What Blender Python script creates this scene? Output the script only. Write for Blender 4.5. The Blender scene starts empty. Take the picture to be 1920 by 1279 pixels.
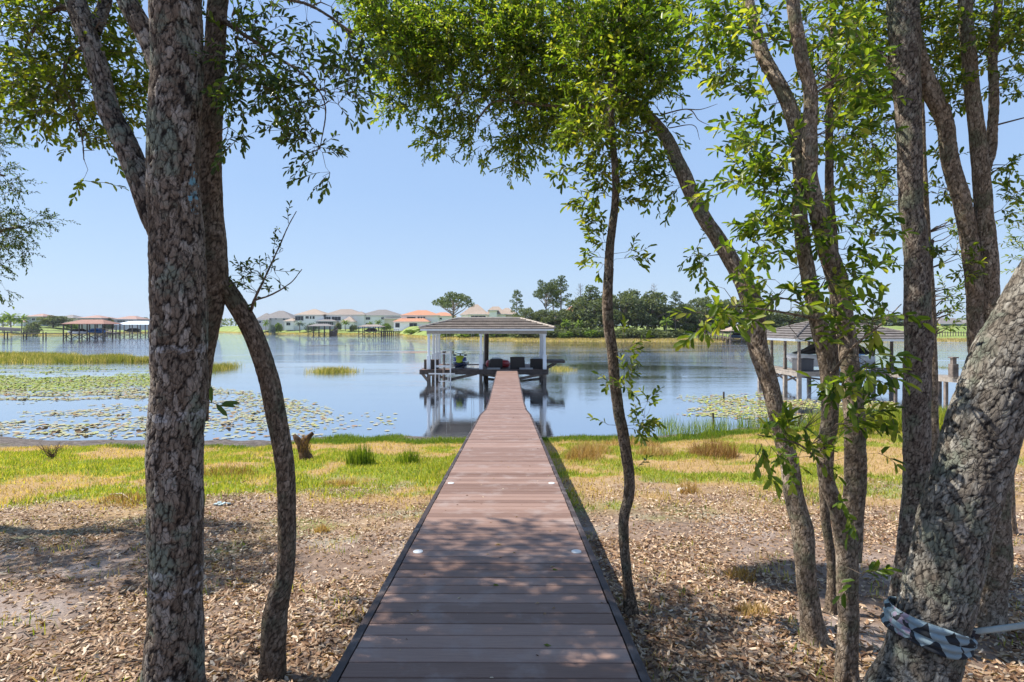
import bpy, math, random
import numpy as np
from mathutils import Vector, kdtree
R = math.radians
rng = np.random.default_rng(7)
random.seed(7)
scene = bpy.context.scene
col = scene.collection

# ------------------------------------------------ camera
F = 1085.0; CZ = 4.24
cam_d = bpy.data.cameras.new("camera"); cam = bpy.data.objects.new("camera", cam_d); col.objects.link(cam)
cam.location = (0, 0, CZ); cam.rotation_euler = (R(90), 0, 0)
cam_d.sensor_width = 36; cam_d.lens = 36 * F / 1920; cam_d.shift_y = -27.5 / 1920
cam_d.clip_start = 0.05; cam_d.clip_end = 9000
scene.camera = cam
# ------------------------------------------------ sky, sun, exposure
SUN_EL, SUN_AZ = 53.0, 13.0      # sun stands to the left, a little beyond the subject
sd = Vector((-math.cos(R(SUN_AZ)) * math.cos(R(SUN_EL)), math.sin(R(SUN_AZ)) * math.cos(R(SUN_EL)), math.sin(R(SUN_EL))))
w = bpy.data.worlds.new("World"); scene.world = w; w.use_nodes = True
nt = w.node_tree; bg = nt.nodes["Background"]
sky = nt.nodes.new("ShaderNodeTexSky"); sky.sky_type = 'NISHITA'; sky.sun_disc = False
sky.sun_elevation = R(SUN_EL); sky.sun_rotation = math.atan2(sd.x, sd.y)
sky.air_density = 1.0; sky.dust_density = 0.6; sky.ozone_density = 2.6; sky.altitude = 10
nt.links.new(sky.outputs[0], bg.inputs[0]); bg.inputs[1].default_value = 0.11
tcw = nt.nodes.new("ShaderNodeTexCoord"); spw = nt.nodes.new("ShaderNodeSeparateXYZ"); nt.links.new(tcw.outputs["Generated"], spw.inputs[0])
rpw = nt.nodes.new("ShaderNodeValToRGB"); nt.links.new(spw.outputs[2], rpw.inputs[0]); ew = rpw.color_ramp.elements
ew[0].position = 0.0; ew[0].color = (.385, .51, .70, 1); ew[1].position = .62; ew[1].color = (.24, .385, .69, 1)
for p_, c_ in ((.06, (.385, .515, .70, 1)), (.22, (.31, .455, .70, 1))): x_ = ew.new(p_); x_.color = c_
bg2 = nt.nodes.new("ShaderNodeBackground"); nt.links.new(rpw.outputs[0], bg2.inputs[0]); bg2.inputs[1].default_value = .76
mxw = nt.nodes.new("ShaderNodeMixShader"); mxw.inputs[0].default_value = .86
nt.links.new(bg.outputs[0], mxw.inputs[1]); nt.links.new(bg2.outputs[0], mxw.inputs[2]); nt.links.new(mxw.outputs[0], nt.nodes["World Output"].inputs[0])
sun_d = bpy.data.lights.new("sun", 'SUN'); sun = bpy.data.objects.new("sun", sun_d); col.objects.link(sun)
sun_d.energy = 5.0; sun_d.angle = R(0.53); sun_d.color = (1.0, 0.94, 0.85)
sun.rotation_euler = sd.to_track_quat('Z', 'Y').to_euler()
scene.view_settings.view_transform = 'Standard'; scene.view_settings.look = 'None'
scene.view_settings.exposure = 0.82; scene.view_settings.gamma = 1

# ------------------------------------------------ helpers
def P(px, py, d): return Vector(((px - 960) / F * d, d, CZ - (py - 612) / F * d))
def tag(o, label=None, cat=None, group=None, kind=None):
    if label: o["label"] = label
    if cat: o["category"] = cat
    if group: o["group"] = group
    if kind: o["kind"] = kind
    return o
def empty(name, loc, label=None, cat=None, group=None, rz=0):
    o = bpy.data.objects.new(name, None); col.objects.link(o)
    o.location = loc; o.rotation_euler = (0, 0, rz); o.empty_display_size = .2
    return tag(o, label, cat, group)
def link(name, me, mat=None, parent=None, world=True):
    """link mesh; when parent given and world=True the mesh is in world coords"""
    o = bpy.data.objects.new(name, me); col.objects.link(o)
    if mat is not None:
        for m in (mat if isinstance(mat, (list, tuple)) else [mat]): me.materials.append(m)
    if parent is not None:
        o.parent = parent
        if world: 
            m = parent_world(parent); o.matrix_parent_inverse = m.inverted()
    return o
def parent_world(p):
    from mathutils import Matrix
    m = Matrix.Translation(p.location) @ p.rotation_euler.to_matrix().to_4x4()
    if p.parent is not None: m = parent_world(p.parent) @ p.matrix_parent_inverse @ m
    return m
def np_mesh(name, V, faces, attrs=None, smooth=False):
    """faces: list of int arrays (M,k)"""
    me = bpy.data.meshes.new(name)
    V = np.asarray(V, np.float32); me.vertices.add(len(V)); me.vertices.foreach_set("co", V.ravel())
    faces = [np.asarray(f, np.int32) for f in faces if len(f)]
    nl = sum(f.size for f in faces); npoly = sum(len(f) for f in faces)
    me.loops.add(nl); me.polygons.add(npoly)
    me.loops.foreach_set("vertex_index", np.concatenate([f.ravel() for f in faces]))
    starts = []; s = 0
    for f in faces:
        starts.append(s + np.arange(len(f)) * f.shape[1]); s += f.size
    me.polygons.foreach_set("loop_start", np.concatenate(starts).astype(np.int32))
    if smooth: me.polygons.foreach_set("use_smooth", np.ones(npoly, bool))
    me.update(calc_edges=True)
    for k, a in (attrs or {}).items():
        a = np.asarray(a, np.float32)
        if a.ndim == 1:
            at = me.attributes.new(k, 'FLOAT', 'POINT'); at.data.foreach_set("value", a)
        else:
            at = me.attributes.new(k, 'FLOAT_VECTOR', 'POINT'); at.data.foreach_set("vector", a.ravel())
    return me
def h2(i, j, s=0):
    x = np.sin(i * 127.1 + j * 311.7 + s * 74.7) * 43758.5453
    return x - np.floor(x)
def vnoise(x, y, s=0):
    x = np.asarray(x, float); y = np.asarray(y, float)
    xi = np.floor(x); yi = np.floor(y); fx = x - xi; fy = y - yi
    fx = fx * fx * (3 - 2 * fx); fy = fy * fy * (3 - 2 * fy)
    a = h2(xi, yi, s); b = h2(xi + 1, yi, s); c = h2(xi, yi + 1, s); d = h2(xi + 1, yi + 1, s)
    return (a * (1 - fx) + b * fx) * (1 - fy) + (c * (1 - fx) + d * fx) * fy
def fbm(x, y, s=0, o=4):
    t = 0; a = .5
    for k in range(o): t = t + a * vnoise(x * 2 ** k, y * 2 ** k, s + k); a *= .5
    return t / (1 - .5 ** o)
def sstep(a, b, x):
    t = np.clip((np.asarray(x, float) - a) / (b - a), 0, 1); return t * t * (3 - 2 * t)

class MB:
    def __init__(s): s.v = []; s.f = []
    def add(s, vs, fs):
        n = len(s.v); s.v += [tuple(v) for v in vs]; s.f += [tuple(i + n for i in f) for f in fs]; return s
    def box(s, c, d, rz=0, tilt=None, bev=0):
        x, y, z = d[0] / 2, d[1] / 2, d[2] / 2
        if bev > 0:
            b = min(bev, x * .9, y * .9, z * .9); vs = []
            for sx in (-1, 1):
                for sy in (-1, 1):
                    for sz in (-1, 1):
                        vs += [(sx * (x - b), sy * (y - b), sz * z), (sx * (x - b), sy * y, sz * (z - b)), (sx * x, sy * (y - b), sz * (z - b))]
            def I(sx, sy, sz, k): return ((sx > 0) * 4 + (sy > 0) * 2 + (sz > 0)) * 3 + k
            fs = []
            for t in (-1, 1):
                fs.append([I(-1, -1, t, 0), I(1, -1, t, 0), I(1, 1, t, 0), I(-1, 1, t, 0)])
                fs.append([I(-1, t, -1, 1), I(1, t, -1, 1), I(1, t, 1, 1), I(-1, t, 1, 1)])
                fs.append([I(t, -1, -1, 2), I(t, 1, -1, 2), I(t, 1, 1, 2), I(t, -1, 1, 2)])
            for a in (-1, 1):
                for b_ in (-1, 1):
                    fs.append([I(-1, a, b_, 0), I(1, a, b_, 0), I(1, a, b_, 1), I(-1, a, b_, 1)])
                    fs.append([I(a, -1, b_, 0), I(a, 1, b_, 0), I(a, 1, b_, 2), I(a, -1, b_, 2)])
                    fs.append([I(a, b_, -1, 1), I(a, b_, 1, 1), I(a, b_, 1, 2), I(a, b_, -1, 2)])
                    for c_ in (-1, 1): fs.append([I(a, b_, c_, 0), I(a, b_, c_, 1), I(a, b_, c_, 2)])
        else:
            vs = [(sx * x, sy * y, sz * z) for sx in (-1, 1) for sy in (-1, 1) for sz in (-1, 1)]
            fs = [(0, 1, 3, 2), (4, 6, 7, 5), (0, 4, 5, 1), (2, 3, 7, 6), (0, 2, 6, 4), (1, 5, 7, 3)]
        if tilt: vs = [tuple(tilt @ Vector(v)) for v in vs]
        ca, sa = math.cos(rz), math.sin(rz)
        return s.add([(c[0] + v[0] * ca - v[1] * sa, c[1] + v[0] * sa + v[1] * ca, c[2] + v[2]) for v in vs], fs)
    def bar(s, a, b, w_, h_):
        a = Vector(a); b = Vector(b); t = (b - a).normalized()
        u = t.cross(Vector((0, 0, 1)));  u = u.normalized() if u.length > 1e-3 else Vector((1, 0, 0)); n = u.cross(t)
        vs = []
        for p in (a, b):
            for (i, j) in ((-1, -1), (1, -1), (1, 1), (-1, 1)): vs.append(p + u * i * w_ / 2 + n * j * h_ / 2)
        return s.add(vs, [(0, 1, 2, 3), (7, 6, 5, 4), (0, 4, 5, 1), (1, 5, 6, 2), (2, 6, 7, 3), (3, 7, 4, 0)])
    def tube(s, pts, rad, n=8, cap=True):
        pts = [Vector(p) for p in pts]; m = len(pts)
        if not hasattr(rad, '__len__'): rad = [rad] * m
        t0 = (pts[1] - pts[0]).normalized(); u = t0.orthogonal().normalized(); vs = []
        for i, p in enumerate(pts):
            t = (pts[min(i + 1, m - 1)] - pts[max(i - 1, 0)]).normalized()
            u = (u - t * u.dot(t)).normalized(); v = t.cross(u)
            for k in range(n):
                a = 2 * math.pi * k / n; vs.append(p + (u * math.cos(a) + v * math.sin(a)) * rad[i])
        fs = [(i * n + k, i * n + (k + 1) % n, (i + 1) * n + (k + 1) % n, (i + 1) * n + k) for i in range(m - 1) for k in range(n)]
        if cap: fs += [tuple(range(n))[::-1], tuple(range((m - 1) * n, m * n))]
        return s.add(vs, fs)
    def lathe(s, c, prof, n=16, axis='Z'):
        vs = []
        for r, z in prof:
            for k in range(n):
                a = 2 * math.pi * k / n; x, y = r * math.cos(a), r * math.sin(a)
                vs.append((c[0] + x, c[1] + y, c[2] + z) if axis == 'Z' else (c[0] + x, c[1] + z, c[2] + y) if axis == 'Y' else (c[0] + z, c[1] + x, c[2] + y))
        m = len(prof)
        fs = [(i * n + k, i * n + (k + 1) % n, (i + 1) * n + (k + 1) % n, (i + 1) * n + k) for i in range(m - 1) for k in range(n)]
        fs += [tuple(range(n))[::-1], tuple(range((m - 1) * n, m * n))]
        return s.add(vs, fs)
    def loft(s, secs):
        n = len(secs[0]); m = len(secs); vs = [p for q in secs for p in q]
        fs = [(i * n + k, i * n + (k + 1) % n, (i + 1) * n + (k + 1) % n, (i + 1) * n + k) for i in range(m - 1) for k in range(n)]
        fs += [tuple(range(n))[::-1], tuple(range((m - 1) * n, m * n))]
        return s.add(vs, fs)
    def build(s, name, mat, parent=None, smooth=False, world=True):
        me = bpy.data.meshes.new(name); me.from_pydata(s.v, [], s.f); me.update()
        if smooth: me.polygons.foreach_set("use_smooth", [True] * len(me.polygons))
        import bmesh
        bm = bmesh.new(); bm.from_mesh(me); bmesh.ops.recalc_face_normals(bm, faces=bm.faces); bm.to_mesh(me); bm.free()
        return link(name, me, mat, parent, world)
def thing(name, mb_, mat, label, cat, group=None, smooth=False, base=None):
    """single-mesh thing, origin at its base"""
    xs = np.array(mb_.v); b = base if base is not None else (xs[:, 0].mean(), xs[:, 1].mean(), xs[:, 2].min())
    mb_.v = [(v[0] - b[0], v[1] - b[1], v[2] - b[2]) for v in mb_.v]
    o = mb_.build(name, mat, None, smooth); o.location = b; return tag(o, label, cat, group)

# ------------------------------------------------ materials
class NT:
    def __init__(s, name):
        s.m = bpy.data.materials.new(name); s.m.use_nodes = True; s.t = s.m.node_tree
        s.b = s.t.nodes["Principled BSDF"]; s.out = s.t.nodes["Material Output"]
    def n(s, typ, **kw):
        q = s.t.nodes.new(typ)
        for k, v in kw.items():
            if k.startswith('i_'): 
                key = k[2:]; q.inputs[int(key) if key.isdigit() else key].default_value = v
            else: setattr(q, k, v)
        return q
    def l(s, a, b): s.t.links.new(a, b)
    def attr(s, name): return s.n("ShaderNodeAttribute", attribute_name=name)
    def ramp(s, fac, stops, interp='LINEAR'):
        q = s.n("ShaderNodeValToRGB"); q.color_ramp.interpolation = interp; e = q.color_ramp.elements
        while len(e) > 1: e.remove(e[0])
        e[0].position = stops[0][0]; e[0].color = (*stops[0][1], 1)
        for p, c in stops[1:]: x = e.new(p); x.color = (*c, 1)
        s.l(fac, q.inputs[0]); return q.outputs[0]
    def noise(s, vec, scale, detail=4, rough=.6, out=0):
        q = s.n("ShaderNodeTexNoise"); q.inputs["Scale"].default_value = scale; q.inputs["Detail"].default_value = detail; q.inputs["Roughness"].default_value = rough
        if vec is not None: s.l(vec, q.inputs["Vector"])
        return q.outputs[out]
    def mapping(s, vec, sc): q = s.n("ShaderNodeMapping"); q.inputs["Scale"].default_value = sc; s.l(vec, q.inputs[0]); return q.outputs[0]
    def mix(s, f, a, b, typ='MIX'):
        q = s.n("ShaderNodeMixRGB", blend_type=typ)
        for i, x in zip((0, 1, 2), (f, a, b)):
            if hasattr(x, 'links') or hasattr(x, 'is_linked'): s.l(x, q.inputs[i])
            else: q.inputs[i].default_value = x if i == 0 else (*x, 1)
        return q.outputs[0]
    def math(s, op, a, b=0.):
        q = s.n("ShaderNodeMath", operation=op)
        for i, x in enumerate((a, b)):
            if hasattr(x, 'is_linked'): s.l(x, q.inputs[i])
            else: q.inputs[i].default_value = x
        return q.outputs[0]
    def bump(s, h, dist=.01, strength=1.):
        q = s.n("ShaderNodeBump"); q.inputs["Distance"].default_value = dist; q.inputs["Strength"].default_value = strength
        s.l(h, q.inputs["Height"]); s.l(q.outputs[0], s.b.inputs["Normal"])
    def obj(s): return s.n("ShaderNodeTexCoord").outputs["Object"]
def simple(name, c, rough=.6, metal=0, var=.12, scale=6, bump=0, c2=None, spec=.5):
    t = NT(name); o = t.obj(); f = t.noise(o, scale, 5)
    c2 = c2 or tuple(max(0, x * (1 - var * 2)) for x in c)
    t.l(t.ramp(f, [(.3, c2), (.7, tuple(min(1, x * (1 + var)) for x in c))]), t.b.inputs["Base Color"])
    t.b.inputs["Roughness"].default_value = rough; t.b.inputs["Metallic"].default_value = metal
    t.b.inputs["Specular IOR Level"].default_value = spec
    if bump: t.bump(t.noise(o, scale * 6, 5), bump)
    return t.m
def leaf_mat(name, stops, trans=.5, rough=.38, spec=.35):
    t = NT(name); a = t.attr("rnd").outputs["Fac"]; c = t.ramp(a, stops)
    t.l(c, t.b.inputs["Base Color"]); t.b.inputs["Roughness"].default_value = rough
    t.b.inputs["Specular IOR Level"].default_value = spec
    if trans:
        tr = t.n("ShaderNodeBsdfTranslucent"); tc = t.mix(1., c, (1.75, 1.75, .6), 'MULTIPLY'); t.l(tc, tr.inputs[0])
        mx = t.n("ShaderNodeMixShader"); mx.inputs[0].default_value = trans
        t.l(t.b.outputs[0], mx.inputs[1]); t.l(tr.outputs[0], mx.inputs[2]); t.l(mx.outputs[0], t.out.inputs[0])
    return t.m
def bark_mat(name, crack, plates, lichen, lich_amt=.5, moss=(.10, .13, .085), paint=None, bands=()):
    t = NT(name); fi = t.attr("fiss").outputs["Fac"]; rn = t.attr("rnd").outputs["Fac"]; bk = t.attr("bk").outputs["Vector"]
    base = t.ramp(rn, [(0, plates[0]), (.5, plates[1]), (1, plates[2])])
    n1 = t.noise(t.mapping(bk, (1, 1, .45)), 70, 8, .8); base = t.mix(.85, base, t.ramp(n1, [(.3, (.35, .32, .3)), (.5, (.95, .93, .9)), (.7, (1.7, 1.7, 1.7))]), 'MULTIPLY')
    n2 = t.noise(bk, 5, 4, .6); m2 = t.ramp(n2, [(.52, (0, 0, 0)), (.62, (1, 1, 1))])
    mossf = t.math('MULTIPLY', m2, .75); base = t.mix(mossf, base, moss)
    k = t.math('ADD', t.math('MULTIPLY', rn, 1.), t.math('MULTIPLY', t.noise(bk, 7, 4, .6), .5))
    lf = t.ramp(k, [(1.2 - .3 * lich_amt, (0, 0, 0)), (1.26 - .3 * lich_amt, (1, 1, 1))]); base = t.mix(t.math('MULTIPLY', lf, .85), base, lichen)
    for zb in bands:
        g_ = t.n("ShaderNodeSeparateXYZ"); t.l(t.n("ShaderNodeNewGeometry").outputs["Position"], g_.inputs[0])
        dz_ = t.math('ABSOLUTE', t.math('ADD', t.math('SUBTRACT', g_.outputs[2], zb), t.math('MULTIPLY', t.math('SUBTRACT', t.noise(bk, 30, 3), .5), .05)))
        base = t.mix(t.math('MULTIPLY', t.math('MULTIPLY', t.math('LESS_THAN', dz_, .020), t.ramp(t.noise(bk, 16, 2), [(.42, (0, 0, 0)), (.55, (1, 1, 1))])), .55), base, lichen)
    base = t.mix(t.ramp(fi, [(.0, (1, 1, 1)), (.75, (0, 0, 0))]), base, crack)
    vt = t.n("ShaderNodeTexVoronoi", feature='DISTANCE_TO_EDGE'); vt.inputs["Scale"].default_value = 42
    dn = t.n("ShaderNodeTexNoise"); dn.inputs["Scale"].default_value = 30; t.l(bk, dn.inputs["Vector"])
    vm = t.n("ShaderNodeVectorMath", operation='MULTIPLY_ADD'); t.l(dn.outputs["Color"], vm.inputs[0]); vm.inputs[1].default_value = (.03, .03, .03); t.l(bk, vm.inputs[2])
    t.l(t.mapping(vm.outputs[0], (1, 1, .42)), vt.inputs["Vector"])
    ve = t.ramp(vt.outputs["Distance"], [(.0, (.0, .0, .0)), (.09, (1, 1, 1))]); base = t.mix(.62, base, t.mix(ve, crack, base))
    if paint:
        pos, rad, pc = paint
        g = t.n("ShaderNodeNewGeometry").outputs["Position"]
        v = t.n("ShaderNodeVectorMath", operation='SUBTRACT'); t.l(g, v.inputs[0]); v.inputs[1].default_value = pos
        v2 = t.mapping(v.outputs[0], (1 / rad[0], 1 / rad[1], 1 / rad[2])); ln = t.n("ShaderNodeVectorMath", operation='LENGTH'); t.l(v2, ln.inputs[0])
        kk = t.math('ADD', ln.outputs["Value"], t.math('MULTIPLY', t.noise(bk, 25, 4), .8))
        pm = t.ramp(kk, [(.95, (1, 1, 1)), (.999, (0, 0, 0))]); base = t.mix(t.math('MULTIPLY', pm, t.math('MULTIPLY', fi, .85)), base, pc)
    t.l(base, t.b.inputs["Base Color"]); t.b.inputs["Roughness"].default_value = .9; t.b.inputs["Specular IOR Level"].default_value = .2
    t.bump(t.math('ADD', t.math('MULTIPLY', n1, .9), t.math('MULTIPLY', ve, .4)), .008, 1.); return t.m
M = {}
M['bark_grey'] = bark_mat('bark_grey', (.014, .010, .008), [(.115, .088, .066), (.21, .17, .135), (.32, .29, .255)], (.42, .43, .44), .62,
                          moss=(.17, .21, .165), paint=(P(368, 345, 2.9), (.10, .25, .30), (.17, .40, .52)), bands=(CZ - (785 - 612) / F * 2.86, CZ - (1085 - 612) / F * 2.86, CZ - (1120 - 612) / F * 2.86, CZ - (655 - 612) / F * 2.86))
M['bark_block'] = bark_mat('bark_block', (.016, .013, .011), [(.12, .10, .08), (.20, .18, .15), (.30, .285, .25)], (.36, .37, .34), .4, moss=(.15, .17, .13))
M['bark_mid'] = bark_mat('bark_mid', (.03, .022, .018), [(.13, .10, .08), (.21, .175, .145), (.30, .27, .23)], (.45, .45, .43), .6, moss=(.15, .17, .12))
M['bark_tan'] = bark_mat('bark_tan', (.07, .05, .034), [(.20, .15, .105), (.30, .235, .175), (.39, .325, .255)], (.45, .43, .39), .4, moss=(.13, .14, .085))
M['bark_dark'] = bark_mat('bark_dark', (.035, .026, .018), [(.11, .08, .055), (.19, .145, .105), (.27, .22, .17)], (.40, .39, .36), .45, moss=(.10, .11, .075))
M['twig'] = simple('twig_bark', (.12, .09, .065), .9)
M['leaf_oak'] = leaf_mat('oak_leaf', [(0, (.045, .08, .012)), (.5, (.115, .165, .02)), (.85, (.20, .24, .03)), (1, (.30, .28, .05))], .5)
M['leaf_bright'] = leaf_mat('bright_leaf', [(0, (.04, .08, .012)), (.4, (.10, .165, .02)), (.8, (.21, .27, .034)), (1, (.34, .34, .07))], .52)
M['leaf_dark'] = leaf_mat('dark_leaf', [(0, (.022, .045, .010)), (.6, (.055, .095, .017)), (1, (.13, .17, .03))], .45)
# ------------------------------------------------ trunks, sprigs and crowns
def catmull(pts, rad, step):
    p = np.array(pts, float); r = np.array(rad, float); n = len(p)
    P_ = np.vstack([2 * p[0] - p[1], p, 2 * p[-1] - p[-2]]); R_ = np.concatenate([[r[0]], r, [r[-1]]])
    out = []; ro = []
    for i in range(n - 1):
        L = np.linalg.norm(p[i + 1] - p[i]); k = max(2, int(L / step)); t = np.linspace(0, 1, k, endpoint=False)[:, None]
        a, b, c, d = P_[i], P_[i + 1], P_[i + 2], P_[i + 3]
        out.append(.5 * ((2 * b) + (c - a) * t + (2 * a - 5 * b + 4 * c - d) * t ** 2 + (3 * b - a - 3 * c + d) * t ** 3))
        s = t[:, 0]; s = s * s * (3 - 2 * s) * .5 + s * .5; ro.append(R_[i + 1] * (1 - s) + R_[i + 2] * s)
    out.append(p[-1:]); ro.append(r[-1:]); return np.vstack(out), np.concatenate(ro)
def stem_arrays(pts, rad, cell=(.028, .055), amp=.007, res=.011, seed=0, lump=.06, flare=0.):
    C, r = catmull(pts, [q_ * .93 for q_ in rad], res * 1.15); m = len(C)
    s0 = np.concatenate([[0], np.cumsum(np.linalg.norm(np.diff(C, axis=0), axis=1))])
    wob = np.stack([fbm(s0 * 3.1, s0 * 0 + seed, 3, 3) - .5, fbm(s0 * 3.1, s0 * 0 + seed, 9, 3) - .5, s0 * 0], 1) * r[:, None] * (lump * 7) * sstep(0, .3, s0)[:, None]
    C = C + wob
    T = np.gradient(C, axis=0); T /= np.linalg.norm(T, axis=1)[:, None]
    s = np.concatenate([[0], np.cumsum(np.linalg.norm(np.diff(C, axis=0), axis=1))])
    n = int(max(10, min(110, 2 * math.pi * r.max() / res)))
    U = np.zeros_like(C); u = np.array([1., 0, 0]); 
    for i in range(m): u = u - T[i] * u.dot(T[i]); u /= np.linalg.norm(u); U[i] = u
    W = np.cross(T, U); th = np.linspace(0, 2 * math.pi, n, endpoint=False)
    TH, S = np.meshgrid(th, s); RR = r[:, None]
    nu = max(4, int(round(2 * math.pi * r.mean() / cell[0])))
    cs, sn = np.cos(TH), np.sin(TH)
    # slow lumps and wrapping warp
    l1 = fbm(cs * 1.1 + 7 + seed * 3.1, S * 2.2 + sn * 1.1, seed + 1, 3) - .5; l2 = fbm(sn * 1.3 + seed, S * 5 + cs * 1.3, seed + 5, 3) - .5
    wr = S / cell[1]; gu = TH / (2 * math.pi) * nu + (fbm(cs * nu * .9 + seed, wr * 2.3 + sn * nu * .9, seed + 21, 3) - .5) * .55 + (fbm(cs * 2 + seed, S / cell[1] * .3 + sn * 2, seed + 9, 3) - .5) * 1.6
    gv = S / cell[1] + (fbm(cs * nu * .9 + 9, wr * 2.1 + sn * nu * .9, seed + 25, 3) - .5) * .5 + (fbm(cs * 3 + 5, S / cell[1] * .5 + sn * 3, seed + 13, 3) - .5) * 1.3 
    iu = np.floor(gu); iv0 = np.floor(gv)
    F1 = np.full(gu.shape, 9.); F2 = np.full(gu.shape, 9.); ID = np.zeros(gu.shape)
    for du in (-1, 0, 1):
        cu = iu + du; cw = np.mod(cu, nu)
        for dv in (-1, 0, 1):
            cv = iv0 + dv; jx = .5 + (h2(cw, cv, seed) - .5) * .8; jy = .5 + (h2(cw, cv, seed + 3) - .5) * .95
            dx = (gu - cu - jx); dy = (gv - cv - jy); d = np.sqrt(dx * dx * 1.4 + dy * dy * .62)
            rid = h2(cw * 1.7, cv * 2.3, seed + 8)
            near = d < F1; F2 = np.where(near, F1, np.minimum(F2, d)); ID = np.where(near, rid, ID); F1 = np.where(near, d, F1)
    e = F2 - F1; fn_ = fbm(cs * nu * 2.2, S * 120 + sn * nu * 2.2, seed + 2, 3) - .5; fiss = sstep(.02, .25, e + fn_ * .22)
    taper = np.clip(RR / (r.max() * .5), .35, 1)
    disp = amp * taper * (fiss - .6 + (ID - .5) * .35 + fn_ * .6) + RR * lump * 2 * l1 + RR * lump * l2
    D = RR + disp
    if flare: D = D + RR * flare * np.exp(-S / .13) * (.7 + .6 * np.cos(TH * 4 + seed) * .6 + .5 * np.cos(TH * 3 + seed * 2))
    V = C[:, None, :] + (U[:, None, :] * cs[..., None] + W[:, None, :] * sn[..., None]) * D[..., None]
    bk = np.stack([cs * RR, sn * RR, S], -1)
    i, k = np.meshgrid(np.arange(m - 1), np.arange(n), indexing='ij'); k2 = (k + 1) % n
    Fq = np.stack([i * n + k, i * n + k2, (i + 1) * n + k2, (i + 1) * n + k], -1).reshape(-1, 4)
    return V.reshape(-1, 3), Fq, fiss.ravel(), ID.ravel(), bk.reshape(-1, 3), C, r
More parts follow.
